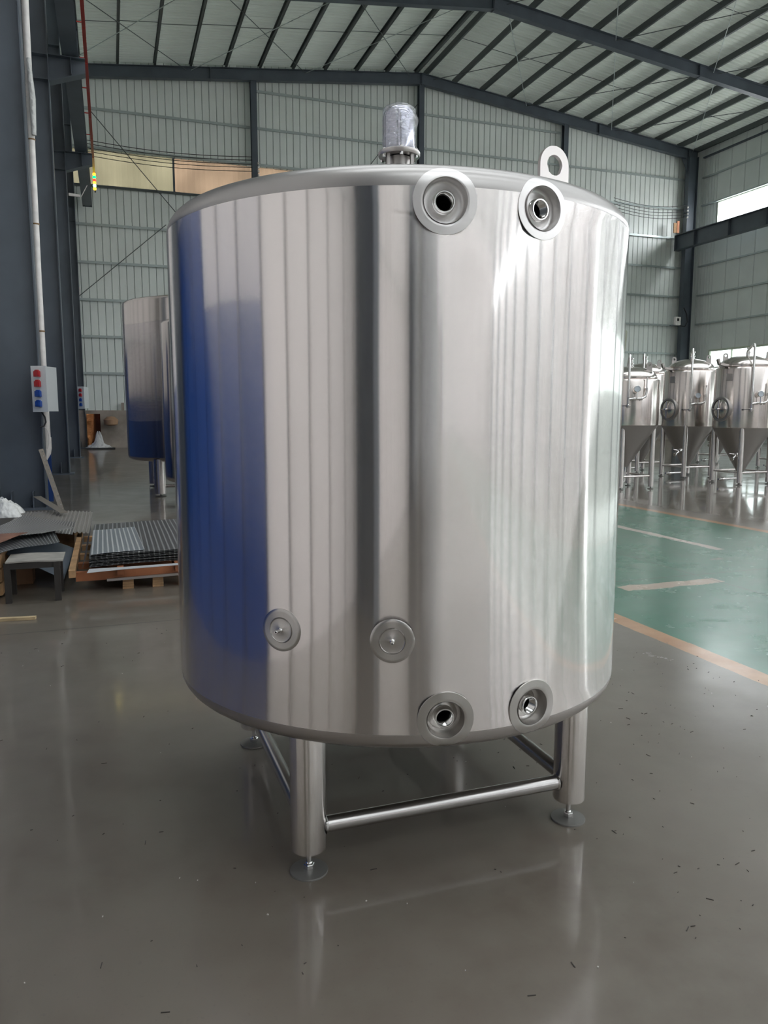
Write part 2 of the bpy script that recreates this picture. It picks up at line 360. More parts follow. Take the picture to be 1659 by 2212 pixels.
# ---- back wall: backing, narrow panels, girts, wind posts, skylight strip, plinth, braces
wb = struct('wall_back', (0, L1, 0))
bk = MB()
def back_piece(a0, a1, z0, z1t):                        # slab with sloping top
    bk.hexa([(a0, 36.1, z0), (a1, 36.1, z0), (a1, 36.2, z0), (a0, 36.2, z0), (a0, 36.1, z1t(a0)), (a1, 36.1, z1t(a1)), (a1, 36.2, z1t(a1)), (a0, 36.2, z1t(a0))])
top = lambda a: zroof(a) + 0.15
back_piece(A0 - 0.3, 8.4, 0, lambda a: 11.0); back_piece(A0 - 0.3, 8.4, 12.45, top); back_piece(8.4, AR, 0, top); back_piece(AR, A1 + 0.3, 0, top)
bk.obj('backing_sheet', joint_m, wb, smooth=0)
PW = 0.31
a = A0
proto = {}
while a < A1 - 0.05:
    b = min(a + PW, A1)
    for (z0, zt) in (((1.62, 11.0), (12.45, None)) if a < 8.3 else ((1.62, None),)):
        z1, z2 = (zt, zt) if zt else (zroof(a) + .1, zroof(b) + .1)
        g = 0.007; c = 0.020
        m = MB(); v = [(a + g, 36.1, z0), (b - g, 36.1, z0), (b - g, 36.1, z2), (a + g, 36.1, z1), (a + g + c, 36.06, z0), (b - g - c, 36.06, z0), (b - g - c, 36.06, z2), (a + g + c, 36.06, z1)]
        m.v = [Vector(q) for q in v]; m.f = [(4, 5, 6, 7), (0, 4, 7, 3), (5, 1, 2, 6), (0, 1, 5, 4), (7, 6, 2, 3)]
        m.obj('wall_panel', panel_m, wb, smooth=0)
    a = b
MB().box(A0, A1, 35.72, 36.06, 0, 1.62).obj('concrete_plinth', conc_m, wb, smooth=0)
for (x0, x1, mm) in ((A0, 2.98, frp_m), (3.04, 6.45, frp2_m), (6.5, 8.4, frp2_m)):
    m = MB(); n = int((x1 - x0) / 0.11)
    for i in range(n + 1):
        x = x0 + (x1 - x0) * i / n; m.v += [Vector((x, 36.1 + 0.018 * (i % 2), 11.0)), Vector((x, 36.1 + 0.018 * (i % 2), 12.45))]
    m.f = [(2 * i, 2 * i + 2, 2 * i + 3, 2 * i + 1) for i in range(n)]
    m.obj('skylight_panel', mm, wb, smooth=0)
MB().box(2.97, 3.05, 36.0, 36.1, 11.0, 12.45).obj('skylight_mullion', frame_m, wb, smooth=0)
POSTS = [6.5, AR, 22.35]
def hsec(m, x, y, z0, z1, fw, dp, tf=0.014, tw=0.01, along='y'):
    # H section: flanges of width fw; depth dp along axis
    if along == 'y':
        m.box(x - fw / 2, x + fw / 2, y - dp / 2, y - dp / 2 + tf, z0, z1).box(x - fw / 2, x + fw / 2, y + dp / 2 - tf, y + dp / 2, z0, z1).box(x - tw / 2, x + tw / 2, y - dp / 2 + tf, y + dp / 2 - tf, z0, z1)
    else:
        m.box(x - dp / 2, x - dp / 2 + tf, y - fw / 2, y + fw / 2, z0, z1).box(x + dp / 2 - tf, x + dp / 2, y - fw / 2, y + fw / 2, z0, z1).box(x - dp / 2 + tf, x + dp / 2 - tf, y - tw / 2, y + tw / 2, z0, z1)
    return m
for x in POSTS: hsec(MB(), x, 35.78, 0, zraf(x) + .05, 0.26, 0.26).obj('wind_post', frame_m, wb, smooth=0)
GZ = [3.2, 4.76, 6.3, 7.85, 9.4, 10.97, 12.5, 14.05]
segs = [A0] + POSTS + [A1 - 0.5]
for z in GZ + [15.6]:
    for i in range(4):
        x0, x1 = segs[i] + 0.14, segs[i + 1] - 0.14
        if z > 15:
            if i in (0, 3): continue
        MB().box(x0, x1, 35.93, 36.06, z - 0.008, z + 0.062).box(x0, x1, 35.93, 35.95, z - 0.04, z).obj('girt', girt_m if z != 10.97 or i else purlin_m, wb, smooth=0)
for p0, p1 in (((-0.25, 35.85, 13.9), (6.4, 35.85, 6.3)), ((14.4, 35.85, 16.1), (6.6, 35.85, 6.3)), ((-1.2, 35.85, 6.3), (2.6, 35.85, 9.6))):
    MB().tube([p0, p1], 0.018, 6).obj('brace_rod', purlin_m, wb)

# ---- side walls
def side_wall(name, xin, sgn, wins):
    r = struct(name, (xin, 0, 0)); zt = zroof(xin) + .1
    x0, x1 = sorted((xin + sgn * 0.1, xin + sgn * 0.2)); m = MB()
    zs = [0] + [q for w_ in wins for q in w_[:2]] + [zt]
    for i in range(0, len(zs), 2): m.box(x0, x1, L0 - .2, L1 + .2, zs[i], zs[i + 1])
    for (z0, z1, l0, l1) in wins:
        m.box(x0, x1, l1, L1 + .2, z0, z1); m.box(x0, x1, L0 - .2, l0, z0, z1)
    m.obj('backing_sheet', dark_joint if sgn < 0 else joint_m, r, smooth=0)
    return r, zs, zt
WINS = [(2.3, 4.9, 2.0, 34.4), (11.4, 12.6, -61.8, 34.3)]
wr, zsr, ztr = side_wall('wall_right', A1, 1, WINS)
l = L1
def side_panel(root, xin, sgn, la, lb, z0, z1, m, g=0.012, c=0.02, nm='wall_panel'):
    q = MB(); xo, xi = xin + sgn * 0.1, xin + sgn * 0.06
    v = [(xo, la + g, z0), (xo, lb - g, z0), (xo, lb - g, z1), (xo, la + g, z1), (xi, la + g + c, z0), (xi, lb - g - c, z0), (xi, lb - g - c, z1), (xi, la + g + c, z1)]
    q.v = [Vector(p) for p in v]; f = [(4, 5, 6, 7), (0, 4, 7, 3), (5, 1, 2, 6), (0, 1, 5, 4), (7, 6, 2, 3)]
    q.f = f if sgn < 0 else [tuple(reversed(t)) for t in f]
    return q.obj(nm, m, root, smooth=0)
edges = [L1]
while edges[-1] > 34.45: edges.append(edges[-1] - 0.2)
while edges[-1] > 22: edges.append(edges[-1] - 0.95)
while edges[-1] > 4.5: edges.append(edges[-1] - 2.5)
edges[-1] = 2.0
while edges[-1] > L0 + 0.3: edges.append(max(L0, edges[-1] - 2.6))
for i in range(len(edges) - 1):
    lb, la = edges[i], edges[i + 1]
    if la > 34.2: side_panel(wr, A1, 1, la, lb, 0, ztr, panel_m, 0.008)
    else:
        for z0, z1 in ((0, 2.3), (4.9, 11.4), (12.6, ztr)) if la > 1.9 else ((0, 11.4), (12.6, ztr)): side_panel(wr, A1, 1, la, lb, z0, z1, panel_m if la > 1.9 else panel_w, 0.012 if la > 1.9 else 0.06)
for z in (6.3, 7.85, 9.4, 11.35, 12.6, 14.05, 15.1):
    MB().box(A1 - 0.07, A1 + 0.06, L0, 35.4, z, z + 0.07).obj('girt', frame_m if z > 14.5 else girt_m, wr, smooth=0)
w1 = struct('window_1', (A1 + 0.1, -13.7, 12.0))
fm = MB().box(30.86, 30.98, -61.8, 34.3, 11.4, 11.45).box(30.86, 30.98, -61.8, 34.3, 12.55, 12.6).box(30.86, 30.98, 34.25, 34.3, 11.45, 12.55)
fm.obj('window_frame', sky_hole, w1, smooth=0)
w2 = struct('window_2', (A1 + 0.1, 18.2, 2.3))
MB().box(30.86, 30.98, 2.0, 34.4, 2.3, 2.38).box(30.86, 30.98, 2.0, 34.4, 4.8, 4.9).box(30.86, 30.98, 34.3, 34.4, 2.38, 4.8).obj('window_frame', sky_hole, w2, smooth=0)
for k in range(20):
    y1 = 34.3 - k * 1.58
    MB().box(30.88, 30.96, y1 - 1.58, y1 - 1.53, 2.38, 4.8).obj('mullion', sky_hole, w2, smooth=0)
    MB().box(30.915, 30.92, y1 - 1.53, y1, 2.38, 4.8).obj('pane', glass_m, w2, smooth=0)
MB().box(30.88, 30.96, 2.0, 34.3, 3.9, 3.96).obj('transom', sky_hole, w2, smooth=0)

wl, zsl, ztl = side_wall('wall_left', A0, -1, [])
edges = [L1]
while edges[-1] > 4.9: edges.append(edges[-1] - 0.66)
edges[-1] = 4.84
while edges[-1] > -12: edges.append(edges[-1] - 0.66)
while edges[-1] > L0 + 0.2: edges.append(max(L0, edges[-1] - 1.98))
for i in range(len(edges) - 1):
    lb, la = edges[i], edges[i + 1]
    zb = (3.1 if la > 19 or la < 7 else 1.9) if la > 4.1 else (2.25 if la > 2.0 else 0)
    if zb: side_panel(wl, A0, -1, la, lb, 0, zb, blue_m, nm='blue_panel')
    g_ = 0.022
    side_panel(wl, A0, -1, la, lb, zb + (0.02 if zb else 0), 11.0, panel_w if la > -13 else dark_clad_m, g_)  # far panels darkened for the tank's reflection
    side_panel(wl, A0, -1, la, lb, 11.0, 12.45, frp2_m, 0.004, 0.01, 'skylight_panel')
    side_panel(wl, A0, -1, la, lb, 12.45, ztl, panel_m)
for z in GZ:
    MB().box(A0 - 0.06, A0 + 0.05, L0, L1 - .1, z, z + 0.07).obj('girt', girt_m, wl, smooth=0)

# ---- end wall far behind the camera
wf = struct('wall_front', (0, L0, 0)); m = MB()
def fp(a0, a1, z0, z1t):
    m.hexa([(a0, L0 - .2, z0), (a1, L0 - .2, z0), (a1, L0 - .06, z0), (a0, L0 - .06, z0), (a0, L0 - .2, z1t(a0)), (a1, L0 - .2, z1t(a1)), (a1, L0 - .06, z1t(a1)), (a0, L0 - .06, z1t(a0))])
fp(A0 - .3, AR, 0, top); fp(AR, A1 + .3, 0, top); m.obj('backing_sheet', joint_m, wf, smooth=0)
a = A0
while a < A1 - 0.05:
    b = min(a + 0.98, A1); z0 = 0
    q = MB(); v = [(a + .012, L0 - .06, z0), (b - .012, L0 - .06, z0), (b - .012, L0 - .06, zroof(b) + .1), (a + .012, L0 - .06, zroof(a) + .1), (a + .034, L0 - .02, z0), (b - .034, L0 - .02, z0), (b - .034, L0 - .02, zroof(b) + .1), (a + .034, L0 - .02, zroof(a) + .1)]
    q.v = [Vector(p) for p in v]; q.f = [(7, 6, 5, 4), (3, 7, 4, 0), (6, 2, 1, 5), (4, 5, 1, 0), (3, 2, 6, 7)]
    q.obj('wall_panel', panel_w, wf, smooth=0); a = b

MB().box(-1.85, 1.4, L0 - .02, L0 + .06, 0, 9).obj('added_dark_panel', dark_clad_m, smooth=0)['kind'] = 'structure'  # unseen dark panel added to deepen the band reflected in the tank
# ---- roof: sheets, purlins, rafters, rods
ce = struct('ceiling', (0, 0, 15))
sheet_me = {}
for side in (-1, 1):
    e0, e1 = AR, (A0 - .3 if side < 0 else A1 + .3)
    pr_ = [(0, 0), (0.06, 0.0), (0.085, 0.05), (0.115, 0.05), (0.14, 0), (0.285, 0), (0.31, 0.05), (0.34, 0.05), (0.365, 0), (0.51, 0), (0.535, 0.05), (0.565, 0.05), (0.59, 0), (0.735, 0), (0.76, 0.05), (0.79, 0.05), (0.815, 0), (0.9, 0)]
    y = L1 + .15; k = 0
    first = None
    while y > L0:
        if first is None:
            q = MB()
            for (u, h) in pr_: q.v += [Vector((e0, y - u, zroof(e0) + h)), Vector((e1, y - u, zroof(e1) + h))]
            q.f = [((2 * i, 2 * i + 1, 2 * i + 3, 2 * i + 2) if side > 0 else (2 * i, 2 * i + 2, 2 * i + 3, 2 * i + 1)) for i in range(len(pr_) - 1)]
            first = q.obj('roof_sheet', roof_m, ce, smooth=0)
        elif k in SKYL:
            xa, xb = sorted((e0, e1)); ya = y - .9
            q = MB(); q.hexa([(xa, ya, zroof(xa)), (xb, ya, zroof(xb)), (xb, y, zroof(xb)), (xa, y, zroof(xa)), (xa, ya, zroof(xa) + .01), (xb, ya, zroof(xb) + .01), (xb, y, zroof(xb) + .01), (xa, y, zroof(xa) + .01)])
            q.obj('added_skylight', skyl_m, ce, smooth=0)  # added out of view for even light
        else: inst(first, 'roof_sheet', (0, -0.9 * k, 0), ce)
        y -= 0.9; k += 1
    sg = side
    for d in [0.22] + [0.22 + 1.48 * i for i in range(1, 11)] + [16.15]:
        x = AR + sg * d
        zt = zroof(x)
        q = MB().box(x - 0.012, x + 0.012, L0, L1, zt - 0.26, zt - 0.005)
        x0, x1 = sorted((x, x + sg * 0.085)); q.box(x0, x1, L0, L1, zt - 0.26, zt - 0.245); q.box(x0, x1, L0, L1, zt - 0.025, zt - 0.008)
        q.obj('purlin', purlin_m, ce, smooth=0)
for y in FR:
    for sg in (-1, 1):
        q = MB(); x0, x1 = AR, AR + sg * 16.1
        w_ = 0.13 if y > 35 else 0.13
        def slab(za, zb, hw):
            pts = []
            for z in (za, zb):
                for (x, dy) in ((x0, -hw), (x1, -hw), (x1, hw), (x0, hw)): pts.append((x, y + dy, zraf(x) + z))
            if sg < 0: pts = [pts[i] for i in (1, 0, 3, 2, 5, 4, 7, 6)]
            q.hexa(pts)
        slab(0, 0.016, w_); slab(0.474, 0.49, w_); slab(0.016, 0.474, 0.006)
        rf = q.obj('rafter', frame_m, ce, smooth=0)
        for d in (0.02, 9.8, 15.5) if y > 20 else ():
            x = AR + sg * d; MB().box(x - 0.012, x + 0.012, y - 0.115, y + 0.115, zraf(x) - .03, zraf(x) + 0.47).obj('stiffener', frame_m, rf, smooth=0)
for b0, b1 in ((35.7, 28.5), (28.5, 21.2), (21.2, 13.8)):
    for sg in (-1, 1):
        for d0 in (0.6, 5.6, 10.8):
            xa, xb = AR + sg * d0, AR + sg * (d0 + 5.0)
            for (ya, yb) in ((b0, b1), (b1, b0)):
                MB().tube([(xa, ya, zraf(xa) + .38), (xb, yb, zraf(xb) + .38)], 0.016, 6).obj('brace_rod', purlin_m if ya > yb else girt_m, ce)
        for d in range(10):
            xa, xb = AR + sg * (0.22 + 1.48 * d), AR + sg * (1.7 + 1.48 * d); ym = (b0 + b1) / 2 + 0.12 * (d % 2)
            MB().tube([(xa, ym, zroof(xa) - .12), (xb, ym, zroof(xb) - .12)], 0.012, 6).obj('sag_rod', purlin_m, ce)

# ---- columns
def column(root_x, y, sgn, root, nm=None, bracket=True):
    """H column, web across the hall; sgn=+1 inner flange towards +x"""
    xi, xo = root_x, root_x - sgn * 0.72; bx = lambda m, p, q, *r: m.box(min(p, q), max(p, q), *r)
    zt = zraf((xi + xo) / 2) + 0.2
    bx(MB(), xi - sgn * .02, xi, y - .19, y + .19, 0, zt).obj('flange', frame_m, root, smooth=0)
    bx(MB(), xo, xo + sgn * .02, y - .19, y + .19, 0, zt).obj('flange', frame_m, root, smooth=0)
    bx(MB(), xo + sgn * .02, xi - sgn * .02, y - .008, y + .008, 0, zt).obj('web', frame_m, root, smooth=0)
    for z in (9.42, 9.98, 13.2): bx(MB(), xo + sgn * .02, xi - sgn * .02, y - .18, y + .18, z, z + .02).obj('stiffener', frame_m, root, smooth=0)
    bp = bx(MB(), xo - sgn * .1, xi + sgn * .1, y - .26, y + .26, 0, 0.03)
    for gx in (xo + sgn * .2, xi - sgn * .2): bp.box(gx - .008, gx + .008, y - .24, y + .24, 0.03, 0.3)
    bp.obj('base_plate', frame_m, root, smooth=0)
    if bracket:
        m = MB(); e = xi + sgn * 0.82; T, B, Be = 10.0, 9.42, 9.70
        m.prism([(xi, B), (e, Be), (e, T), (xi, T)] if sgn > 0 else [(e, Be), (xi, B), (xi, T), (e, T)], ((0, y - .006, 0), (1, 0, 0), (0, 0, 1)), -0.012)
        bx(m, xi, e, y - .15, y + .15, T, T + .02)
        m.hexa([(min(xi, e), y - .15, (B if sgn > 0 else Be) - .02), (max(xi, e), y - .15, (Be if sgn > 0 else B) - .02), (max(xi, e), y + .15, (Be if sgn > 0 else B) - .02), (min(xi, e), y + .15, (B if sgn > 0 else Be) - .02),
                (min(xi, e), y - .15, B if sgn > 0 else Be), (max(xi, e), y - .15, Be if sgn > 0 else B), (max(xi, e), y + .15, Be if sgn > 0 else B), (min(xi, e), y + .15, B if sgn > 0 else Be)])
        xs = xi + sgn * .5; m.box(xs - .006, xs + .006, y - .14, y + .14, B + .2, T)
        m.obj('crane_bracket', frame_m, root, smooth=0)
LBL = {13.8: 'dark grey steel column nearest the camera at the left edge, beside the socket box', 21.2: 'dark grey steel column behind the white drain pipe, second from the camera',
       28.5: 'dark grey steel column farthest along the left, carrying the small far socket box'}
for y in FR[1:]:
    if y in LBL: column(-1.05, y, 1, thing('steel_column', LBL[y], 'column', (-1.4, y, 0), 'crane columns along the left side'))
    else: column(-1.05, y, 1, wl)
    column(29.95, y, -1, wr)
column(-1.05, 35.75, 1, wb, bracket=False)
cc = thing('corner_column', 'dark grey steel column in the far right corner of the hall', 'column', (30.2, 35.55, 0))
hsec(MB(), 30.15, 35.55, 0, zraf(30.2) + .1, 0.3, 0.6, along='x').obj('shaft', frame_m, cc, smooth=0)
MB().prism([(0, 0), (0.5, 0), (0, -0.9)], ((29.95, 35.55, 15.0), (-1, 0, 0), (0, 0, 1)), 0.012).obj('haunch', frame_m, cc, smooth=0)

# ================================================================== CRANE RUNWAYS, BUSBAR
def runway(name, label, x, y0, y1, z0, z1, fw, joints):
    t = thing(name, label, 'crane beam', (x, y0, z0))
    for i in range(len(joints) - 1):
        ya, yb = joints[i] + .015, joints[i + 1] - .015
        m = MB().box(x - fw / 2, x + fw / 2, ya, yb, z0, z0 + .02).box(x - fw / 2, x + fw / 2, ya, yb, z1 - .02, z1).box(x - .006, x + .006, ya, yb, z0 + .02, z1 - .02)
        sp = m.obj('beam_span', frame_m, t, smooth=0)
        for yy in (ya, yb): MB().box(x - fw / 2, x + fw / 2, yy - .012, yy + .012, z0 - .02, z1).obj('end_plate', frame_m, sp, smooth=0)
        k = ya + 0.9
        while k < yb - .5: MB().box(x - fw / 2 + .02, x + fw / 2 - .02, k - .005, k + .005, z0 + .02, z1 - .02).obj('stiffener', frame_m, sp, smooth=0); k += 2.4
        bm = MB()
        for yy, s in ((ya + .12, 1), (yb - .12, -1)):
            for dx in (-.12, .12):
                for dy in (-.04, .04): bm.lathe([(0, -.02), (.018, -.02), (.018, 0)], 6, (x + dx, yy + dy, z0), (0, 0, 1))
        bm.obj('bolts', purlin_m, sp)['kind'] = 'stuff'
    MB().box(x - .03, x + .03, y0, y1, z1, z1 + .06).obj('crane_rail', purlin_m, t, smooth=0)
    return t
runway('crane_runway', 'dark grey crane runway beam high on the left columns', -0.56, 6.4, 35.6, 10.04, 10.72, 0.37, [6.4, 13.8, 21.2, 28.5, 35.6])
runway('crane_runway', 'dark grey crane runway beam crossing below the bright window strip on the right', 29.5, 6.4, 35.7, 10.25, 11.05, 0.34, [6.4, 13.8, 21.2, 28.5, 35.7])
bus = thing('conductor_busbar', 'long red crane busbar ending in coloured signal lights at the left', 'busbar', (-0.22, 20, 10.72))
q = MB().box(-0.25, -0.19, 6.5, 33.0, 10.68, 10.78); q.box(-.262, -.178, 6.5, 33.0, 10.665, 10.685)
q.obj('rail', red_m, bus, smooth=0)
for y in range(7, 33, 2):
    MB().box(-0.38, -0.2, y - .012, y + .012, 10.79, 10.815).box(-0.262, -0.178, y - .03, y + .03, 10.655, 10.79).obj('hanger', red_m if y % 4 else purlin_m, bus, smooth=0)
MB().box(-0.245, -0.195, 33.0, 35.3, 10.55, 10.60).obj('lamp_bar', black_m, bus, smooth=0)
for i, (c, e) in enumerate((((.9, .35, .02), 6), ((.0, .9, .1), 8), ((.9, .02, .01), 8), ((.9, .4, .02), 8), ((.2, .95, .7), 9), ((.9, .45, .02), 8))):
    MB().lathe([(0, -.06), (.05, -.045), (.062, 0), (.05, .045), (0, .06)], 12, (-0.22, 32.95, 10.62 - 0.105 * i)).obj('signal_lamp', mat('lamp_%d' % i, (c[0] * .3, c[1] * .3, c[2] * .3), 0.3, emit=(c, e * .22)), bus)

# ================================================================== MAIN TANK
TX, TY, TR = 1.112, 3.005, 0.893
ZB, ZT, RK, RT = 0.585, 2.243, 0.064, 0.078
tank = thing('brewing_tank', 'large upright brushed stainless steel tank on four legs in the foreground', 'tank', (TX, TY, 0))
def r_of(z):
    if z > ZT: return TR - RT + math.sqrt(max(0, RT * RT - (z - ZT) ** 2))
    if z < ZB: return TR - RK + math.sqrt(max(0, RK * RK - (z - ZB) ** 2))
    return TR
def n_of(z):
    if z > ZT: s = min(1, (z - ZT) / RT); return math.sqrt(max(0, 1 - s * s)), s
    if z < ZB: s = max(-1, (z - ZB) / RK); return math.sqrt(max(0, 1 - s * s)), s
    return 1.0, 0.0
def P_of(th, z, off=0.0):
    nr, nz = n_of(z); r = r_of(z) + off * nr
    return Vector((TX + r * math.cos(th), TY + r * math.sin(th), z + off * nz))
def N_of(th, z): nr, nz = n_of(z); return Vector((nr * math.cos(th), nr * math.sin(th), nz))
D = math.radians
PORTS = [(D(-101.2), 2.203, 0.066, 0.096), (D(-80.6), 2.206, 0.066, 0.092), (D(-100.1), 0.632, 0.061, 0.092), (D(-80.1), 0.634, 0.061, 0.092)]
U0 = D(90)
NTH = 192
zrows = [ZB + RK * math.sin(D(-q)) for q in (52, 40, 28, 14)] + [ZB, ZT] + [ZT + RT * math.sin(D(q)) for q in (14, 28, 42, 56)]
V2 = []; E2 = []
for z in zrows:
    for i in range(NTH + 1): V2.append(Vector((TR * (-PI + 2 * PI * i / NTH), z)))
for j in (4, 5):
    for i in range(NTH): E2.append((j * (NTH + 1) + i, j * (NTH + 1) + i + 1))
for (th, zc, rc, rr) in PORTS:
    b = len(V2); uc = TR * (th + PI / 2)
    for k in range(72): V2.append(Vector((uc + rc * math.cos(2 * PI * k / 72), zc + rc * math.sin(2 * PI * k / 72)))); E2.append((b + k, b + (k + 1) % 72))
v2, e2, f2, *_ = delaunay_2d_cdt(V2, E2, [], 0, 1e-6)
body, rimt, rimb = [], [], []
for f in f2:
    cx_ = sum(v2[i].x for i in f) / len(f); cz = sum(v2[i].y for i in f) / len(f)
    if any((cx_ - TR * (th + PI / 2)) ** 2 + (cz - zc) ** 2 < (rc * 0.9995) ** 2 for th, zc, rc, rr in PORTS): continue
    (rimt if cz > ZT else rimb if cz < ZB else body).append(tuple(f))
def shell_part(name, faces, m):
    used = sorted({i for f in faces for i in f}); mp = {o: i for i, o in enumerate(used)}
    q = MB(); ns = []
    for o in used: th = v2[o].x / TR - PI / 2; q.v.append(P_of(th, v2[o].y)); ns.append(N_of(th, v2[o].y))
    for f in faces:
        g = tuple(mp[i] for i in f)
        a_, b_, c_ = (q.v[i] for i in g[:3])
        if (b_ - a_).cross(c_ - a_).dot(ns[g[0]]) < 0: g = tuple(reversed(g))
        q.f.append(g)
    return q, ns
q, ns = shell_part('shell', body, steel); q.obj('shell', steel, tank, normals=ns)
# rims: CDT ring near the shell plus the rest of the knuckle and the heads
def rim(name, faces, m, sgn):
    q, ns = shell_part(name, faces, m); b = len(q.v)
    zc, kr = (ZT, RT) if sgn > 0 else (ZB, RK); q0 = 56 if sgn > 0 else 52
    angs = [q0 + (83.5 - q0) * i / 6 for i in range(7)]
    prof = [(TR - kr + kr * math.cos(D(a)), zc + sgn * kr * math.sin(D(a)), math.cos(D(a)), sgn * math.sin(D(a))) for a in angs]
    for (r, z, nr, nz) in prof:
        for i in range(NTH): t = -PI / 2 - PI + 2 * PI * i / NTH; q.v.append(Vector((TX + r * math.cos(t), TY + r * math.sin(t), z))); ns.append(Vector((nr * math.cos(t), nr * math.sin(t), nz)))
    for j in range(6):
        for i in range(NTH):
            i2 = (i + 1) % NTH; f = (b + j * NTH + i, b + j * NTH + i2, b + (j + 1) * NTH + i2, b + (j + 1) * NTH + i); q.f.append(f if sgn > 0 else tuple(reversed(f)))
    return q.obj(name, m, tank, normals=ns)
rim('top_rim', rimt, mat('ground_rim_dark_reflection', (0.40, 0.385, 0.375), 0.34, 1.0), 1); rim('bottom_rim', rimb, steel_rim, -1)  # top rim coloured darker to mimic a dark roof reflection
zt83 = ZT + RT * math.sin(D(83.5)); rt = TR - RT + RT * math.cos(D(83.5))
MB().lathe([(rt, zt83), (0.5, zt83 + 0.09), (0.16, zt83 + 0.165), (0.10, zt83 + 0.17), (0.0, zt83 + 0.17)], 96, (TX, TY, 0)).obj('top_head', steel_dull, tank)
zb83 = ZB - RK * math.sin(D(83.5))
MB().lathe([(0, zb83 - .05), (0.4, zb83 - .03), (TR - RK + RK * math.cos(D(83.5)), zb83)], 96, (TX, TY, 0)).obj('bottom_head', steel_dull, tank)
# recessed ports
def port_frame(th, zc):
    n = Vector((math.cos(th), math.sin(th), 0)); o = Vector((TX + TR * math.cos(th), TY + TR * math.sin(th), zc)); t = Vector((-math.sin(th), math.cos(th), 0))
    mw = Matrix.Translation(o) @ Matrix((t, Vector((0, 0, 1)), n)).transposed().to_4x4(); return mw, n, o
for pi_, (th, zc, rc, rr) in enumerate(PORTS):
    mw, n, o = port_frame(th, zc)
    # collar plate following the shell
    q = MB(); K = 72; ho = 0.0012 if pi_ < 2 else 0.0032
    rings = [(rr, -0.001), (rr, ho - .0005), (rr - 0.0005, ho), (rc + 0.0015, ho), (rc, ho - .001), (rc - 0.0008, -0.004)]
    rings = [rings[0], rings[1], rings[2]] + [(rr - 0.0005 + (rc + 0.002 - rr) * s / 4, ho) for s in (1, 2, 3)] + rings[3:]
    for (r, off) in rings:
        for k in range(K):
            a = 2 * PI * k / K; z = zc + r * math.sin(a); z = max(ZB - RK * .985, min(ZT + RT * .985, z))
            q.v.append(P_of(th + r * math.cos(a) / TR, z, off))
    for j in range(len(rings) - 1):
        for k in range(K): k2 = (k + 1) % K; q.f.append((j * K + k, j * K + k2, (j + 1) * K + k2, (j + 1) * K + k))
    pm = steel_collar if pi_ < 2 else steel_turn
    port = q.obj('recessed_port', pm, tank, smooth=40, mw=mw)
    dp = 0.036 if pi_ < 2 else 0.046
    c = MB(); L = lambda prof: c.lathe(prof, 72, o, n)
    L([(rc - 0.0008, 0.004), (rc - 0.001, -dp + .012), (rc - 0.004, -dp + .004), (rc - 0.012, -dp), (0.040, -dp + .004), (0.033, -dp + .006)])
    c.obj('port_cup', steel_collar if pi_ < 2 else steel_turn, port, smooth=50, mw=mw)
    s = MB(); e = -0.012
    prof = [(0.0345, -dp + .004), (0.0335, -dp + .010), (0.032, -dp + .011), (0.032, e), (0.0305, e + .0015), (0.0275, e + .0015), (0.0262, e - .001)]
    z = e - .003
    while z > -0.045: prof += [(0.0262, z), (0.0250, z - .0012), (0.0262, z - .0024)]; z -= .0024
    s.lathe(prof, 64, o, n); s.obj('threaded_socket', steel_bright, port, smooth=30, mw=mw)
    MB().lathe([(0.0262, z), (0.0262, -0.30), (0, -0.30)], 48, o, n).obj('bore', bore, port, mw=mw)
# sensor bosses
for th, zc in ((D(-134.6), 0.903), (D(-111.0), 0.892)):
    mw, n, o = port_frame(th, zc)
    q = MB(); K = 72; rings = [(0.070, -.001), (0.070, .0025), (0.0685, .0035), (0.060, .0035), (0.050, .0035), (0.0425, .0035), (0.0405, .0015)]
    for (r, off) in rings:
        for k in range(K): a = 2 * PI * k / K; q.v.append(P_of(th + r * math.cos(a) / TR, zc + r * math.sin(a), off))
    for j in range(len(rings) - 1):
        for k in range(K): k2 = (k + 1) % K; q.f.append((j * K + k, j * K + k2, (j + 1) * K + k2, (j + 1) * K + k))
    boss = q.obj('sensor_boss', steel_turn, tank, smooth=40, mw=mw)
    MB().lathe([(0.0405, 0.0), (0.0395, 0.005), (0.038, 0.0035), (0.03, 0.003), (0.012, 0.0045), (0.0075, 0.0055)], 64, o, n).obj('boss_disc', steel_turn, boss, smooth=40, mw=mw)
    MB().lathe([(0.0085, .004), (0.0075, .008), (0.0055, .010), (0.0055, .031), (0.0048, .032), (0.0034, .032), (0.0034, .01), (0, .01)], 24, o, n).obj('nipple', steel_bright, boss, smooth=30, mw=mw)
# legs, feet, tubes
LEGX = (0.586, 1.637); LEGY = (2.456, 3.562)
for lx in LEGX:
    for ly in LEGY:
        MB().lathe([(0, 0.088), (0.060, 0.088), (0.062, 0.092), (0.062, 0.62)], 48, (lx, ly, 0)).obj('leg', steel_leg, tank)
        ft = MB().lathe([(0, 0.010), (0.020, 0.010), (0.048, 0.0075), (0.066, 0.006), (0.067, 0.004), (0.067, 0), (0, 0)][::-1], 56, (lx, ly, 0)).obj('foot_disc', disc_m, tank)
        MB().lathe([(0.009, 0.009), (0.009, 0.088)], 16, (lx, ly, 0)).lathe([(0.0095, .03), (0.0125, .032), (0.0095, .036)], 16, (lx, ly, 0)).obj('threaded_stud', steel_bright, ft)
        MB().lathe([(0, 0.010), (0.0185, 0.010), (0.0195, .012), (0.0195, .026), (0.0175, .029), (0.0, .029)], 6, (lx, ly, 0)).obj('hex_nut', steel_bright, ft, smooth=20)
tz = 0.162
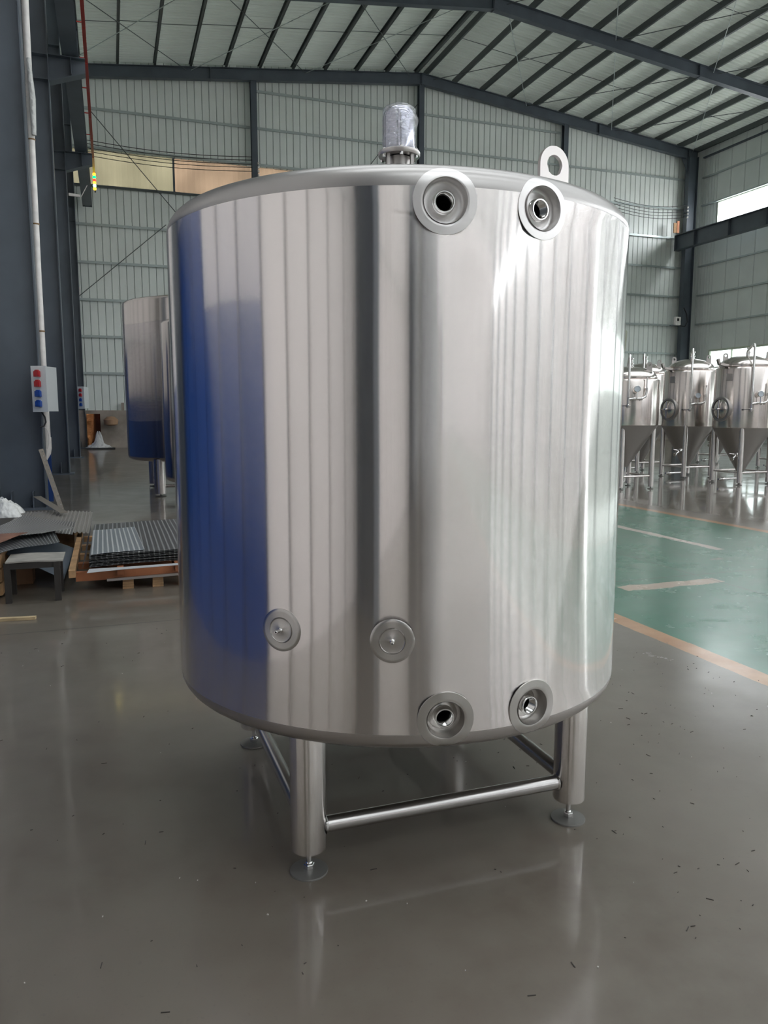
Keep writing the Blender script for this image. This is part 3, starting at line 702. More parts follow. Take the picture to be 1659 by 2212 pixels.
for p0, p1 in (((LEGX[0], LEGY[0]), (LEGX[1], LEGY[0])), ((LEGX[0], LEGY[0]), (LEGX[0], LEGY[1])), ((LEGX[1], LEGY[0]), (LEGX[1], LEGY[1])), ((LEGX[0], LEGY[1]), (LEGX[1], LEGY[1]))):
    a_, b_ = Vector((*p0, tz)), Vector((*p1, tz)); d = (b_ - a_).normalized()
    ct = MB().tube([a_ + d * .05, b_ - d * .05], 0.0285, 32, False).obj('cross_tube', mat('crosstube_stainless', (0.50, 0.485, 0.475), 0.24, 1.0), tank)
    for e, s in ((a_ + d * .0605, 1), (b_ - d * .0605, -1)): MB().lathe([(0.0335, -.002 * s), (0.0315, .003 * s), (0.029, .005 * s)], 32, e, d).obj('weld_bead', steel_bright, ct)
# agitator motor in a plastic bag
mz = 2.60
MB().lathe([(0.0, mz - .10), (0.03, mz - .10), (0.03, mz - .045), (0.045, mz - .04), (0.045, mz - .006)], 24, (TX + .01, TY, 0)).obj('coupling', steel_dull, tank)
fl = MB().lathe([(0.045, mz - .003), (0.081, mz - .003), (0.083, mz), (0.083, mz + .012), (0.080, mz + .015), (0.06, mz + .015)], 48, (TX + .01, TY, 0)).obj('motor_flange', steel_rim, tank)
for k in range(6):
    a = k * PI / 3 + .3; MB().lathe([(0, -.014), (.007, -.014), (.007, .02), (0, .022)], 6, (TX + .01 + .073 * math.cos(a), TY + .073 * math.sin(a), mz)).obj('flange_bolt', steel_bright, fl)
for k in range(4):
    a = k * PI / 2 + .5; c_, s_ = math.cos(a), math.sin(a); MB().bar((TX + .01 + .065 * c_, TY + .065 * s_, zt83 + .165), (TX + .01 + .065 * c_, TY + .065 * s_, mz), .012, .012, (1, 0, 0)).obj('flange_post', steel_dull, fl)
mo = MB().lathe([(0.060, mz + .015), (0.062, mz + .03), (0.063, mz + .14), (0.060, mz + .160), (0.050, mz + .174), (0.032, mz + .182), (0, mz + .185)], 48, (TX + .01, TY, 0)).obj('motor_cover', mat('motor_cover_steel', (0.62, 0.62, 0.66), 0.14, 1.0), tank)
# crumpled bag
q = MB(); n1, n2 = 40, 26
for j in range(n2 + 1):
    t = j / n2; z = mz + .004 + t * .19
    for k in range(n1):
        a = 2 * PI * k / n1; right = max(0, math.cos(a + D(20)))
        r = 0.0655 if t < .85 else 0.0655 * math.sqrt(max(0.0, 1 - ((t - .85) / .15) ** 2)) + 0.002
        cr = (math.sin(9 * a + 14 * t) * math.sin(31 * t + 3 * a) * .5 + random.uniform(-.5, .5)) * 0.004
        if t < .8: r += max(0, cr) + right ** 3 * (0.010 * math.exp(-((t - .68) / .1) ** 2) + 0.018 * math.exp(-((t - .0) / .12) ** 2))
        q.v.append(Vector((TX + .01 + r * math.cos(a), TY + r * math.sin(a), z)))
for j in range(n2):
    for k in range(n1): k2 = (k + 1) % n1; q.f.append((j * n1 + k, j * n1 + k2, (j + 1) * n1 + k2, (j + 1) * n1 + k))
q.obj('plastic_bag', motor_film, mo, smooth=60)
# lifting lugs
def lug(x, y, z0, wd, h, ang, parent, m, hole, th=.012, nm='lifting_lug'):
    ca, sa = math.cos(ang), math.sin(ang); K = 24; q = MB(); R = wd / 2; hc = h - R
    outer = [(R * math.cos(PI * k / K), hc + R * math.sin(PI * k / K)) for k in range(K + 1)] + [(-R, hc * .5), (-R, 0), (-R * .5, 0), (0, 0), (R * .5, 0), (R, 0), (R, hc * .5)]
    inner = []
    for (u, v) in outer: 
        dd = math.hypot(u, v - hc); inner.append((u / dd * hole, hc + (v - hc) / dd * hole))
    for s in (-1, 1):
        for (u, v) in outer + inner: q.v.append(Vector((x + u * ca - s * th / 2 * sa, y + u * sa + s * th / 2 * ca, z0 + v)))
    n = len(outer)
    for i in range(n):
        j = (i + 1) % n
        q.f += [(i, j, n + j, n + i), (2 * n + j, 2 * n + i, 3 * n + i, 3 * n + j), (i, 2 * n + i, 2 * n + j, j), (n + j, 3 * n + j, 3 * n + i, n + i)]
    return q.obj(nm, m, parent, smooth=30)
lug(1.487, 2.45, 2.33, 0.128, 0.178, 0.17, tank, steel_rim, 0.034, .014)
lug(0.72, 3.60, 2.33, 0.128, 0.178, 0.17, tank, steel_rim, 0.034, .014)

# ================================================================== BACKGROUND TANKS AT LEFT
def round_tank(name, label, x, y, R, z0, z1, lo, legr, mats, group=None):
    t = thing(name, label, 'tank', (x, y, 0), group); kr = 0.09
    prof = [(R - kr + kr * math.sin(D(a)), z0 + kr - kr * math.cos(D(a))) for a in range(10, 91, 10)] + [(R, z1 - .05)] + [(R - .05 + .05 * math.cos(D(a)), z1 - .05 + .05 * math.sin(D(a))) for a in range(15, 90, 15)] + [(R * .6, z1 + .12), (0, z1 + .2)]
    MB().lathe(prof, 96, (x, y, 0)).obj('shell', mats, t)
    MB().lathe([(0, z0 + .001), (R - kr + kr * .17, z0 + .001)], 64, (x, y, 0)).obj('bottom_head', steel_dull, t)
    for sx in (-1, 1):
        for sy in (-1, 1):
            lx, ly = x + sx * lo, y + sy * lo
            MB().lathe([(0, .06), (legr, .06), (legr, z0 + .05)], 32, (lx, ly, 0)).obj('leg', steel_tube, t)
            MB().lathe([(.10, 0), (.10, .012), (.03, .02), (.012, .03), (.012, .06)], 24, (lx, ly, 0)).obj('foot', disc_m, t)
    for (p0, p1) in (((-1, -1), (1, -1)), ((-1, -1), (-1, 1)), ((1, -1), (1, 1))):
        MB().tube([(x + p0[0] * lo, y + p0[1] * lo, .2), (x + p1[0] * lo, y + p1[1] * lo, .2)], .03, 16).obj('cross_tube', steel_tube, t)
    return t
t2 = round_tank('brewing_tank', 'large stainless tank wrapped in clear stretch film, far left behind the foreground tank', 1.9, 16.02, 1.62, 0.655, 3.66, 1.085, 0.108, steel_far)
q = MB(); n1, n2 = 120, 40
for j in range(n2 + 1):
    z = 1.45 + 1.8 * j / n2
    for k in range(n1):
        a = 2 * PI * k / n1; r = 1.625 + 0.007 * abs(math.sin(47 * z + 3 * math.sin(a * 7))) * random.uniform(.2, 1); q.v.append(Vector((1.9 + r * math.cos(a), 16.02 + r * math.sin(a), z + .05 * math.sin(3 * a))))
for j in range(n2):
    for k in range(n1): k2 = (k + 1) % n1; q.f.append((j * n1 + k, j * n1 + k2, (j + 1) * n1 + k2, (j + 1) * n1 + k))
q.obj('stretch_film', wrap_m, t2, smooth=60)
t3 = round_tank('brewing_tank', 'narrower stainless tank half hidden behind the left edge of the foreground tank', 1.68, 13.1, 0.88, 0.45, 3.02, 0.56, 0.06, steel_far)

# ================================================================== FERMENTERS
def fermenter(x, y, R, zc, zt, zd, ztip, lo, man_dir, pipe_dir, label):
    t = thing('fermentation_tank', label, 'tank', (x, y, 0), 'conical fermentation tanks on the right')
    P = lambda a, r, z: Vector((x + r * math.cos(D(a)), y + r * math.sin(D(a)), z))
    MB().lathe([(R, zc), (R + .004, zc + .02), (R + .004, zt - .05), (R - .01, zt - .02), (R - .05, zt), (R - .07, zt + .005)], 64, (x, y, 0)).obj('shell', steel_far, t)
    MB().lathe([(R - .075, zt), (R - .055, zt + .012), (R - .055, zt + .035), (R - .075, zt + .05)] + [((R - .075) * math.cos(D(t)), zt + .05 + (zd - zt - .05) * math.sin(D(t)) ** 1.0) for t in range(10, 91, 10)], 64, (x, y, 0)).obj('domed_lid', steel_far, t)
    MB().lathe([(0.0, ztip), (0.055, ztip), (0.06, ztip + .02), (R, zc)], 64, (x, y, 0)).obj('cone', steel_dull, t)
    zl = zc - (1 - lo * 1.414 / R) * (zc - ztip) + .1
    for sx in (-1, 1):
        for sy in (-1, 1):
            lx, ly = x + sx * lo, y + sy * lo
            lg = MB().lathe([(0, .05), (.055, .05), (.055, zl)], 24, (lx, ly, 0)).obj('leg', steel_tube, t)
            MB().lathe([(.06, 0), (.06, .01), (.014, .02), (.014, .05)], 20, (lx, ly, 0)).obj('foot', disc_m, lg)
    for (p0, p1) in (((-1, -1), (1, -1)), ((-1, -1), (-1, 1)), ((1, -1), (1, 1)), ((-1, 1), (1, 1))):
        MB().tube([(x + p0[0] * lo, y + p0[1] * lo, .27), (x + p1[0] * lo, y + p1[1] * lo, .27)], .021, 12).obj('cross_tube', steel_tube, t)
    # cleaning pipe over the lid and down the front
    a = pipe_dir; zp = zc + 0.55
    path = [P(a - 8, .04, zd - .02), P(a - 8, .05, zd + .06), P(a - 6, .16, zd + .10), P(a, R - .08, zd + .19), P(a, R + .02, zd + .19), P(a, R + .055, zd + .14), P(a, R + .055, zp)]
    cp = MB().tube(path, .023, 12).obj('cleaning_pipe', steel_bright, t)
    MB().lathe([(.05, 0), (.05, .03), (.03, .04), (.03, .07), (.045, .08), (.045, .10), (.025, .11), (.025, .16), (.04, .17), (.04, .2), (0, .2)], 16, P(a + 150, .10, zd - .02)).obj('top_fitting', steel_bright, t)
    # gauge arm
    q1 = P(a, R + .055, zp); q2 = P(a + 9, R + .055, zp - .02); q3 = P(a + 22, R + .055, zp - .02); q4 = P(a + 29, R + .05, zp + .02); q5 = P(a + 31, R + .05, zp + .14)
    arm = MB().tube([q1, q1 - Vector((0, 0, .04)), q2, q3, q4, q5], .023, 12)
    for q_ in (q2, q3): arm.lathe([(.024, -.012), (.036, -.01), (.036, .01), (.024, .012)], 16, q_, q3 - q2)
    arm.obj('gauge_arm', steel_bright, t)
    n = Vector((math.cos(D(a + 13)), math.sin(D(a + 13)), 0)); g = P(a + 13, R + .10, zp + .17)
    ga = MB().lathe([(0, -.03), (.062, -.03), (.066, -.02), (.066, .012), (.058, .014), (.056, .006)], 28, g, n).obj('pressure_gauge', steel_bright, t)
    MB().lathe([(.056, .006), (0, .006)], 28, g, n).obj('dial', dial_m, ga)
    MB().tube([g - Vector((0, 0, .06)), g - Vector((0, 0, .19))], .012, 10).obj('gauge_stem', steel_bright, ga)
    sv = MB().tube([q5, q5 + Vector((0, 0, .05))], .03, 12).tube([q5 + Vector((0, 0, .05)), q5 + Vector((0, 0, .22))], .017, 10)
    sv.lathe([(0, .22), (.02, .23), (.02, .26), (0, .27)], 10, q5); sv.obj('relief_valve', steel_bright, t)
    v0 = P(a, R + .055, zp - .1)
    tg = Vector((-math.sin(D(a)), math.cos(D(a)), 0))
    vv = MB().tube([q1, v0 - Vector((0, 0, .1))], .021, 12).lathe([(.03, -.03), (.045, -.015), (.045, .015), (.03, .03)], 16, v0 - Vector((0, 0, .06)), (0, 0, 1))
    vv.obj('butterfly_valve', steel_bright, t)
    MB().bar(v0 - Vector((0, 0, .06)), v0 - Vector((0, 0, .06)) - tg * .17, .014, .01).tube([v0 - Vector((0, 0, .06)) - tg * .15, v0 - Vector((0, 0, .06)) - tg * .19], .014, 10).obj('valve_handle', black_m, t)
    # manway
    b = man_dir; n = Vector((math.cos(D(b)), math.sin(D(b)), 0)); o = P(b, R, zc + .40)
    mn = MB().lathe([(.27, -.06), (.27, .02), (.262, .028), (.235, .03), (.22, .03), (.215, .01)], 48, o, n).obj('manway_ring', steel_dull, t)
    MB().lathe([(.205, .005), (.205, .02), (.195, .03), (.1, .055), (0, .062)], 48, o, n).obj('manway_door', steel_far, mn)
    tn = Vector((-math.sin(D(b)), math.cos(D(b)), 0)); c_ = o + n * .075
    MB().tube([c_ - tn * .2, c_ + tn * .2], .012, 10).tube([c_ - Vector((0, 0, .2)), c_ + Vector((0, 0, .2))], .012, 10).tube([c_ - n * .05, c_ + n * .05], .022, 12).obj('door_clamp', steel_bright, mn)
    # lugs, hook bracket, nameplate
    for aa in (pipe_dir + 60, pipe_dir + 240):
        p = P(aa, R * .72, zd - .13); lug(p.x, p.y, p.z, .11, .2, D(-19), t, steel_dull, .028, .02)
    hb = P(pipe_dir - 55, R - .12, zt + .02)
    MB().bar(hb, P(pipe_dir - 55, R + .16, zt + .06), .1, .05).bar(P(pipe_dir - 55, R + .16, zt + .06), P(pipe_dir - 55, R + .2, zt + .16), .06, .05, (1, 0, 0)).obj('hook_bracket', steel_rim, t)
    np_ = P(pipe_dir - 42, R + .008, zt - .22); tt = Vector((-math.sin(D(pipe_dir - 42)), math.cos(D(pipe_dir - 42)), 0))
    MB().bar(np_ - tt * .07, np_ + tt * .07, .02, .15).obj('nameplate', steel_dull, t)
    # racking valve on the cone, bottom drain
    f = .45; rz = lambda z: .06 + (R - .06) * (z - ztip) / (zc - ztip)
    z = zc - .52 * (zc - ztip); p0 = P(pipe_dir - 22, rz(z) - .02, z); d = Vector((math.cos(D(pipe_dir - 40)), math.sin(D(pipe_dir - 40)), -.55)).normalized()
    rv = MB().tube([p0, p0 + d * .30], .024, 12).lathe([(.024, -.04), (.05, -.03), (.05, .03), (.024, .04)], 16, p0 + d * .10, d).lathe([(.024, -.02), (.04, -.02), (.04, .02), (0, .02)], 16, p0 + d * .30, d)
    rv.obj('racking_valve', steel_bright, t)
    MB().tube([p0 + d * .10, p0 + d * .10 + Vector((-.17, .02, .02))], .008, 8).obj('valve_handle', steel_bright, t)
    dr = MB().tube([(x, y, ztip), (x, y, .15), (x - .04, y, .11), (x - lo - .25, y - .06, .11)], .021, 12).lathe([(.021, -.04), (.05, -.03), (.05, .03), (.021, .04)], 16, (x - lo - .12, y - .04, .11), (1, 0, 0))
    dr.obj('drain_pipe', steel_bright, t)
    return t
fermenter(10.08, 13.46, .62, 1.31, 2.24, 2.50, .44, .37, -205, -126, 'conical fermenter partly hidden by the right edge of the foreground tank')
fermenter(13.17, 15.23, .60, 1.235, 2.55, 2.83, .22, .395, -178, -128, 'conical fermenter in the middle of the row, full width in view')
fermenter(13.17, 13.50, .625, 1.235, 2.54, 2.80, .22, .40, -180, -122, 'conical fermenter cut by the right edge of the photo, closest to that edge')
fermenter(13.17, 16.97, .60, 1.235, 2.55, 2.83, .22, .395, -178, -128, 'conical fermenter at the back, only its lid rising behind the front one')
fermenter(17.6, 16.6, .60, 1.235, 2.45, 2.70, .22, .395, -178, -128, 'conical fermenter in the far row, its legs seen beneath the middle fermenter')
fermenter(17.6, 19.0, .60, 1.235, 2.45, 2.70, .22, .395, -178, -128, 'conical fermenter farthest away, its legs seen between the front ones')

# ================================================================== LEFT SIDE: PIPE, BOXES, CABLES
dp = thing('drain_pipe', 'white wrapped drain pipe running down beside the nearest column', 'pipe', (-1.0, 14.06, 0))
xs = [(-0.975, 11.5), (-0.985, 9.0), (-1.0, 6.9), (-1.015, 5.8), (-1.03, 3.7), (-1.03, 2.5), (-1.03, 1.15)]
MB().tube([(x, 14.1, z) for x, z in xs], .053, 20).obj('pipe', white_m, dp)
MB().tube([(-1.03, 14.1, 1.16), (-1.03, 14.1, .98), (-1.045, 14.1, .90), (-1.10, 14.1, .80), (-1.18, 14.1, .70)], [.062, .062, .062, .058, .055], 20).obj('elbow', white_m, dp)
for z in (5.9, 4.6, 2.9):
    x = -1.012 - (5.8 - z) * .006; MB().lathe([(.054, -.012), (.058, -.01), (.058, .01), (.054, .012)], 20, (x, 14.1, z)).obj('band', brown_m, dp)
MB().tube([(-.985, 14.04, 7.1), (-.96, 14.03, 6.5), (-.965, 14.03, 5.95)], [.03, .05, .035], 14).obj('loose_wrap', bag_m, dp)
wrapmarks = MB()
for k in range(40):
    z = 1.6 + k * .17; x = -1.03 + max(0, (z - 2.5)) * .0063
    wrapmarks.lathe([(.0536, -.008), (.0545, -.006), (.0545, .002), (.0536, .004)], 12, (x, 14.1, z), (0.25, -.1, 1), -2.6, -1.0)
wrapmarks.obj('wrap_seams', mat('seam_grey', (0.36, 0.33, 0.31), 0.6), dp)['kind'] = 'stuff'
def socket_box(x0, x1, y, z0, z1, dpt, label, door=True):
    t = thing('socket_box', label, 'electrical box', (x0, y, z0), 'socket boxes on the columns')
    wd, h = x1 - x0, z1 - z0
    MB().box(x0, x1, y - .03, y + dpt, z0, z1).obj('enclosure', box_m, t, smooth=0)
    MB().box(x0 - .01, x1 + .008, y - .05, y - .032, z0 - .01, z1 + .01).obj('cover', box_m, t, smooth=0)
    for i, mm in enumerate((sock_red, sock_red, sock_blue, sock_blue)):
        z = z1 - h * (.165 + .222 * i); cx_ = x0 + wd * (.46)
        s = MB().box(cx_ - .042, cx_ + .042, y - .11, y - .05, z - .045, z + .04)
        so = s.obj('socket', mm, t, smooth=0)
        MB().prism([(-.034, .04), (.034, .04), (.02, .062), (-.02, .062)], ((cx_, y - .05, z), (1, 0, 0), (0, 0, 1)), .05).box(cx_ - .03, cx_ + .03, y - .125, y - .105, z - .03, z + .025).box(cx_ - .02, cx_ + .02, y - .11, y - .06, z + .02, z + .05).obj('socket_cap', mm, so, smooth=0)
    t.rotation_euler = (0, 0, D(-24)); return t
sb = socket_box(-1.132, -0.905, 13.42, 1.592, 2.29, .30, 'grey box with two red and two blue sockets on the nearest column')
MB().tube([(-1.06, 13.5, 1.60), (-1.0, 13.47, 1.5), (-.99, 13.46, 1.42), (-1.02, 13.45, 1.36), (-1.08, 13.45, 1.34)], .012, 10).obj('cable', black_m, sb)
socket_box(-1.0, -0.80, 28.1, 1.68, 2.40, .30, 'small far socket box low on the last left column')
lp = thing('cable_loop', 'white cable loop hanging below the near socket box', 'cable', (-1.05, 13.9, 1.2))
pts = [Vector((-1.055 + .065 * math.sin(2 * PI * k / 24), 13.95, 1.14 + .19 * math.cos(2 * PI * k / 24))) for k in range(25)]
MB().tube(pts, .007, 8).tube([p + Vector((-.012, .01, .01 * math.sin(i))) for i, p in enumerate(pts[10:24])], .006, 8).obj('cable_turn', white_m, lp)
blue = MB().box(-1.55, -1.02, 14.6, 14.63, 0.02, 3.0)
bs = blue.obj('blue_sheet', blue_m, smooth=0); tag(bs, 'bright blue sheet standing behind the white drain pipe', 'sheet')
lw = tag(MB().lathe([(.03, 0), (.032, .3), (.03, .62)], 12, (-1.10, 13.95, 2.42)).obj('tube_lamp', bag_m), 'short silvery tube standing behind the near socket box top', 'tube')
fb = thing('floodlight', 'small white bracket on the last column below the signal lights', 'bracket', (-.9, 28.2, 8.7))
MB().bar((-1.0, 28.2, 8.62), (-.66, 28.2, 8.60), .05, .08).bar((-.66, 28.2, 8.5), (-.42, 28.2, 8.95), .03, .02).obj('arm', white_m, fb)
wbx = tag(MB().box(-1.22, -1.0, 35.86, 35.94, 6.42, 6.78).obj('junction_box', white_m, smooth=0), 'tiny white box on the back wall girt left of the wrapped tank', 'box')

# electric wires and insulators
ORD = ['topmost', 'second from top', 'middle one', 'second from bottom', 'lowest']
ORI = ['topmost', 'second from top', 'third from top', 'lowest']
for i in range(5):
    z = 12.62 - .15 * i
    pts = [(-.95 + 7.25 * k / 10, 35.3 - .05 * (i % 2), z - .18 * math.sin(PI * k / 10)) for k in range(11)]
    tag(MB().tube(pts, .014, 6).obj('electric_wire', black_m), '%s of five thin dark electric wires crossing the yellow skylight strip' % ORD[i], 'wire', 'wires on the back wall')
    pts = [(25.0 + 4.7 * k / 8, 35.2, z - .1 - .22 * math.sin(PI * k / 8)) for k in range(9)]
    tag(MB().tube(pts, .012, 6).obj('electric_wire', black_m), '%s of five thin electric wires reaching the far right corner column' % ORD[i], 'wire', 'wires by the corner column')
for lx, y in ((6.62, 35.5), (29.75, 35.25)):
    for i in range(4):
        o = MB().lathe([(0, -.05), (.05, -.04), (.035, 0), (.05, .04), (0, .05)], 10, (lx, y, 12.45 - .17 * i)).obj('insulator', white_m)
        tag(o, (ORI[i] + ' of four small white insulators on the ') + ('corner column' if lx > 20 else 'wind post above the tank edge'), 'insulator', 'insulators %s' % ('in the corner' if lx > 20 else 'on the wind post'))
jb = thing('junction_box', 'white junction box with black cable on the corner column', 'box', (29.4, 35.3, 6.2))
MB().box(29.22, 29.56, 35.15, 35.3, 6.24, 6.68).obj('enclosure', white_m, jb, smooth=0); MB().box(29.32, 29.44, 35.13, 35.16, 6.46, 6.6).obj('display', black_m, jb, smooth=0)
MB().tube([(29.6, 35.2, 6.22), (29.9, 35.2, 6.2), (30.05, 35.2, 6.45), (29.98, 35.2, 6.85), (29.75, 35.2, 7.2)], .03, 8).obj('cable', black_m, jb)
MB().bar((28.9, 35.2, 6.2), (29.3, 35.2, 6.25), .06, .02).obj('tray', frame_m, jb)
ob = thing('timber_board', 'short orange boards standing on the end of the right crane beam', 'boards', (29.3, 35.4, 11.05))
MB().box(29.22, 29.36, 35.38, 35.44, 11.12, 11.74).obj('board', orange_m, ob, smooth=0); MB().box(29.02, 29.22, 35.40, 35.46, 11.12, 11.64).obj('board', wood_m, ob, smooth=0)
hp = thing('hanging_plastic', 'clear plastic cover hung from a back wall girt right of the foreground tank', 'plastic cover', (25.6, 35.6, 4.9))
MB().lathe([(.05, 1.15), (.45, .95), (.52, .85), (.48, .2), (.40, -.5)], 14, (25.6, 35.3, 4.9)).obj('cover_film', film('hanging_film', (.96, .95, .85), .3, 3, .1), hp)
MB().tube([(24.9, 35.9, 6.32), (25.3, 35.4, 6.2), (25.6, 35.3, 6.0)], .018, 6).obj('cord', black_m, hp)

# ================================================================== LEFT FLOOR CLUTTER
# perforated steel strips leaning on the column
pa = thing('perforated_strip', 'rusty perforated steel strip leaning on the near column foot', 'steel strip', (-.78, 13.0, 0))
MB().bar((-0.785, 12.95, .02), (-1.07, 13.25, 1.0), .07, .012, (0, -1, 0)).obj('strip', punched_m, pa)
hl = MB(); a_, b_ = Vector((-0.785, 12.94, .04)), Vector((-1.07, 13.24, 1.0))
for k in range(14): p = a_.lerp(b_, (k + .5) / 14); hl.lathe([(.0, -.009), (.011, -.009), (.011, .0)], 8, p + Vector((.01, -.012, 0)), (0, -1, 0))
hl.obj('slots', pale_chip, pa)['kind'] = 'stuff'
ps = tag(MB().bar((-1.02, 11.6, .42), (-.62, 10.4, .33), .10, .008).obj('perforated_strip', punched_m), 'second perforated strip lying across the ribbed sheets', 'steel strip')
st = thing('steel_stand', 'low dark steel stand with a scuffed pale plate on top', 'stand', (-.68, 7.15, 0))
MB().sheet(lambda u, v: (-0.885 + .445 * u + .0 * v, 6.95 + .40 * v, .352 + .004 * math.sin(5 * u)), 6, 4, .012, .45, .4).obj('top_plate', top_m, st, smooth=20)
for lx, ly in ((-.875, 6.98), (-.49, 6.96), (-.875, 7.33), (-.49, 7.31)): MB().box(lx - .024, lx + .024, ly - .024, ly + .024, 0, .338).obj('leg', stand_m, st, smooth=0)
for y in (6.955, 7.30): MB().box(-.90, -.465, y, y + .045, .288, .338).obj('apron', stand_m, st, smooth=0)
cr = thing('wooden_crate', 'wooden crate at the left edge beside the steel stand', 'crate', (-1.2, 7.9, 0))
for z in (.02, .14, .26): MB().box(-1.5, -.955, 7.2, 7.22, z, z + .105).box(-.97, -.95, 7.22, 8.6, z, z + .105).obj('board', wood_m, cr, smooth=0)
MB().box(-1.5, -.95, 7.2, 8.6, .362, .378).obj('lid', card_m, cr, smooth=0); MB().box(-1.5, -1.48, 7.22, 8.6, .02, .362).box(-1.48, -.97, 8.58, 8.6, .02, .362).obj('board', wood_m, cr, smooth=0)
tag(MB().box(-.915, -.755, 7.72, 7.95, 0.0, .20).obj('cardboard_box', card_m, smooth=0), 'small brown cardboard box on the floor under the steel stand', 'box')
sk = tag(MB().bar((-1.15, 6.43, .012), (-.62, 6.36, .012), .045, .022).obj('timber_stick', wood_pale), 'pale wooden stick lying on the bare floor, far left', 'stick')
# loose checker plates
def plate(name, label, c00, c10, c11, c01, t, m, wave=.01, nu=14, nv=10, su=1.2, sv=.9, group=None, ph=0, droop=0):
    c = [Vector(q) for q in (c00, c10, c11, c01)]
    def P(u, v):
        p = c[0] * (1 - u) * (1 - v) + c[1] * u * (1 - v) + c[2] * u * v + c[3] * (1 - u) * v
        return p + Vector((0, 0, wave * math.sin(5 * u + ph) * math.cos(4 * v + ph) - droop * (u ** 3)))
    return tag(MB().sheet(P, nu, nv, t, su, sv).obj(name, m, smooth=50), label, 'metal sheet', group)
# a blue-grey sheet slopes down to the floor, checker plates lie across it and the crate
plate('galvanised_sheet', 'smooth blue-grey sheet sloping to the floor behind the steel stand', (-.94, 7.5, .33), (-.47, 7.42, .09), (-.42, 8.6, .16), (-.94, 8.8, .37), .004, galv_m, .006)
plate('checker_plate', 'dark checker plate with a torn front edge above the steel stand', (-.98, 7.12, .40), (-.50, 7.62, .41), (-.62, 8.4, .43), (-1.3, 8.0, .40), .004, plate_dark, .012, su=.9, sv=.9)
plate('checker_plate', 'large grey checker plate on top of the left pile', (-1.30, 7.75, .45), (-.66, 7.8, .465), (-.40, 8.15, .45), (-.95, 9.1, .47), .004, plate_grey, .010, su=1.1, sv=1.1, ph=1)
plate('checker_plate', 'wide checker plate sagging behind the left pile', (-1.15, 8.7, .40), (-.42, 8.2, .375), (-.42, 9.0, .385), (-1.0, 9.7, .40), .004, plate_grey, .008, su=1.0, sv=.9, ph=2)
plate('brown_sheet', 'reddish brown sheet lying on the grey checker plate at the left edge', (-1.5, 7.25, .46), (-.98, 7.35, .462), (-.78, 7.75, .478), (-1.5, 7.85, .47), .004, rust_m, .006)
rp = MB()
def ribbed(P, n, t):
    q = MB(); q.sheet(P, n * 6, 3, t); return q
def RP(u, v):
    x = -1.2 + .92 * u; y = 9.2 + 1.9 * v - .25 * u; s = (u * 20) % 1
    return (x, y, .26 + (.012 if s < .4 else 0) + .02 * math.sin(3 * u))
tag(ribbed(RP, 28, .004).obj('ribbed_sheet', mat('ribbed_grey', (0.30, 0.285, 0.26), 0.45, 0.4), smooth=20), 'ribbed grey metal sheet lying flat behind the checker plates', 'metal sheet')
sp_ = thing('timber_support', 'low timber block under the ribbed sheet', 'timber', (-.8, 10, 0))
MB().box(-1.15, -.46, 9.35, 9.45, 0, .235).obj('block', wood_m, sp_, smooth=0); MB().box(-1.15, -.46, 10.6, 10.7, 0, .235).obj('block', wood_m, sp_, smooth=0)
q = MB(); n1 = 18
def bagP(u, v):
    x = -1.42 + .42 * u; y = 9.1 + .5 * v; h = math.sin(PI * u) * math.sin(PI * v)
    return (x + .03 * math.sin(9 * v), y, .46 + .20 * h ** .6 * (0.6 + .4 * u) + random.uniform(-.055, .055) * h)
tag(q.sheet(bagP, n1, 12, .006).obj('plastic_bag', bag_m, smooth=60), 'crumpled milky plastic bag on the left pile', 'bag')
# pallet
pl = thing('wooden_pallet', 'wooden pallet with red-brown boards under the checker plate stack', 'pallet', (.1, 8.2, 0))
for x in (0.03, 0.29, 0.53):
    for y in (7.2, 8.25, 9.35):
        b = MB()
        for k in range(4): b.box(x + .001 * k, x + .096 + .001 * (k % 2), y, y + .12, .001 + k * .0225, .0215 + k * .0225)
        b.obj('block', wood_m, pl, smooth=0)
MB().bar((-.10, 7.17, .102), (1.0, 7.22, .112), .035, .022).obj('edge_strip', steel_rim, pl)
MB().box(-.36, .75, 7.23, 7.29, .092, .175).obj('board', wood_red, pl, smooth=0)
for y in (7.75, 8.25, 8.8, 9.4): MB().box(-.36, .75, y, y + .09, .10, .155).obj('board', wood_m if y > 8 else wood_red, pl, smooth=0)
for x in (-.40, .0, .50):
    MB().hexa([(x - .01, 7.1, .155), (x + .045, 7.1, .155), (x + .03, 9.5, .155), (x - .02, 9.5, .155), (x - .01, 7.1, .22), (x + .045, 7.1, .22), (x + .03, 9.5, .22), (x - .02, 9.5, .22)]).obj('runner', wood_m if x < -.1 else wood_red, pl, smooth=0)
# stack of checker plates, each its own thing
NP = 9
for i in range(NP):
    z = .232 + i * .0125; j = random.uniform(-.012, .012); topm = i == NP - 1
    ordn = ['lowest', 'second lowest', 'third lowest', 'fourth lowest', 'middle', 'fourth from top', 'third from top', 'second from top', 'topmost'][i]
    o = plate('checker_plate', 'dark checker plate, %s of the stack on the pallet' % ordn, (-.235 + j, 7.16 + j, z), (.80, 7.30 + j, z), (.80, 9.35, z), (-.23 + j, 9.15, z), .003, plate_dark, .0045, su=1.03, sv=2.1, group='checker plates stacked on the pallet', ph=i * 1.3)
plate('checker_plate', 'bright silvery checker plate offcut on top of the stack', (-.225, 7.14, .345), (.235, 7.28, .345), (.19, 8.72, .345), (-.235, 8.62, .345), .003, plate_bright, .003, su=.46, sv=1.5)
plate('packing_film', 'grey packing sheet hanging below the stacked checker plates', (-.26, 7.05, .20), (.62, 7.075, .222), (.6, 7.09, .228), (-.24, 7.09, .228), .002, mat('packing_grey', (0.36, 0.37, 0.38), 0.5), .003)
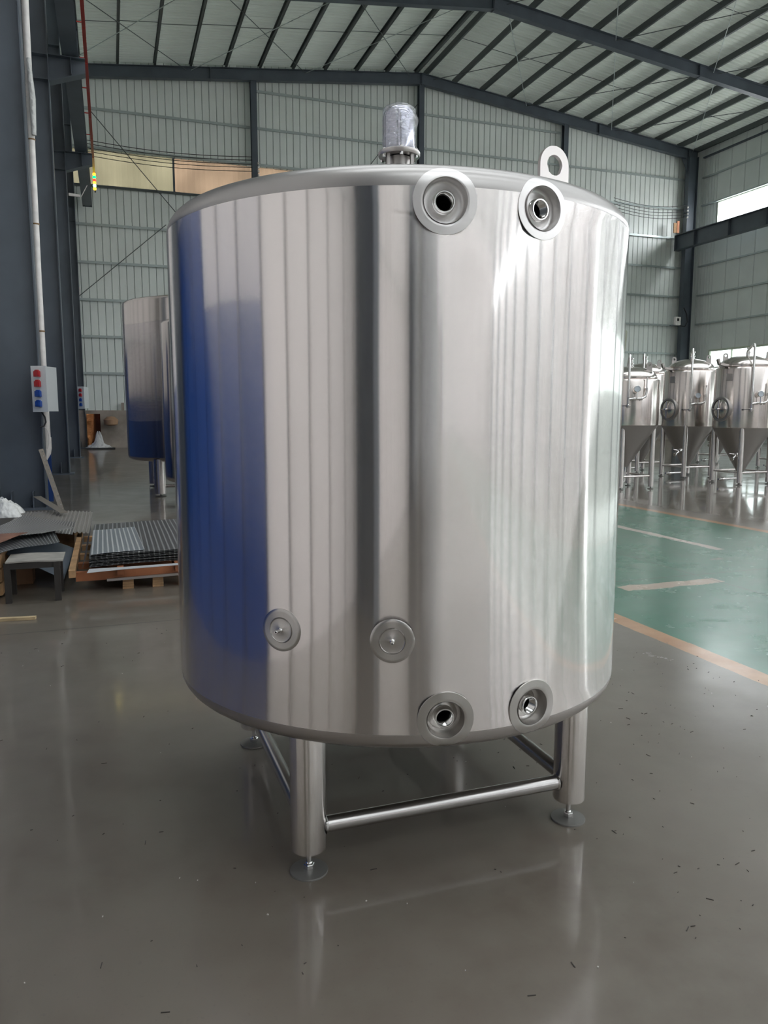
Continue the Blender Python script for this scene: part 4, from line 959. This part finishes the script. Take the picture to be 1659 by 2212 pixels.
plate('blue_sheet', 'dark blue sheet edge at the left side of the stack', (-.30, 7.15, .225), (-.262, 7.13, .335), (-.264, 9.0, .335), (-.30, 9.0, .225), .003, galv_m, .002)
# copper sheet and cloth by the far wall
cs = tag(MB().sheet(lambda u, v: (-1.0 + .55 * u, 35.45 + .12 * math.sin(3 * u), .02 + 1.45 * v), 8, 6, .004).obj('copper_sheet', copper_m, smooth=50), 'shiny copper sheet leaning on the far concrete plinth', 'sheet')
def rag(u, v):
    a = 2 * PI * u; r = .03 + (.40 + .07 * math.sin(3 * a) + .04 * math.sin(7 * a)) * v; return (-.55 + r * math.cos(a) * 1.1, 34.9 + r * math.sin(a) * .4, max(.055, .055 + .16 * (1 - v) + .55 * math.exp(-((r - .04) / .13) ** 2) * (.75 + .25 * math.sin(3 * a + 1)) + .10 * math.sin(5 * a + 9 * v) * v * (1 - v) * 3))
tag(MB().sheet(rag, 24, 8, .004).obj('cloth_heap', rag_m, smooth=60), 'heap of white cloth in front of the copper sheet', 'cloth')
tag(MB().lathe([(0, .95), (.16, .93), (.30, .8), (.27, .6), (.12, .55), (.0, .56)], 14, (-.02, 35.2, .42)).obj('paper_bundle', card_m), 'crumpled brown paper bundle beside the copper sheet', 'paper')
tag(MB().box(-1.0, .1, 34.4, 35.0, 0, .05).obj('dark_mat', black_m, smooth=0), 'dark mat on the floor under the white cloth', 'mat')
tag(MB().box(.43, .55, 35.74, 35.9, 1.62, 1.95).obj('concrete_stub', conc_m, smooth=0), 'small block standing on the far concrete plinth', 'block')

# floor debris: individually tiny, uncountable grit
q = MB()
for k in range(420):
    x = random.uniform(-.9, 3.4); y = random.uniform(1.3, 6.2)
    if random.random() < .5: x = random.uniform(1.6, 3.6); y = random.uniform(1.6, 4.4)
    s = random.choice((.0015, .002, .003)); a = random.uniform(0, PI); c_, s_ = math.cos(a), math.sin(a); L = s * random.choice((1, 1.5, 4))
    q.bar((x - c_ * L, y - s_ * L, .0012), (x + c_ * L, y + s_ * L, .0012), s * .8, .002)
o = tag(q.obj('floor_grit', debris_m, smooth=0), 'dark grit and fibres scattered over the concrete floor', 'debris'); o['kind'] = 'stuff'
q = MB()
for k in range(60):
    x = random.uniform(-1.2, 3.0); y = random.uniform(1.4, 5.5); s = random.choice((.0025, .004)); q.bar((x, y, .0015), (x + s, y + s * random.uniform(-1, 2), .0015), s, .003)
o = tag(q.obj('pale_chips', pale_chip, smooth=0), 'pale chips scattered over the concrete floor', 'debris'); o['kind'] = 'stuff'
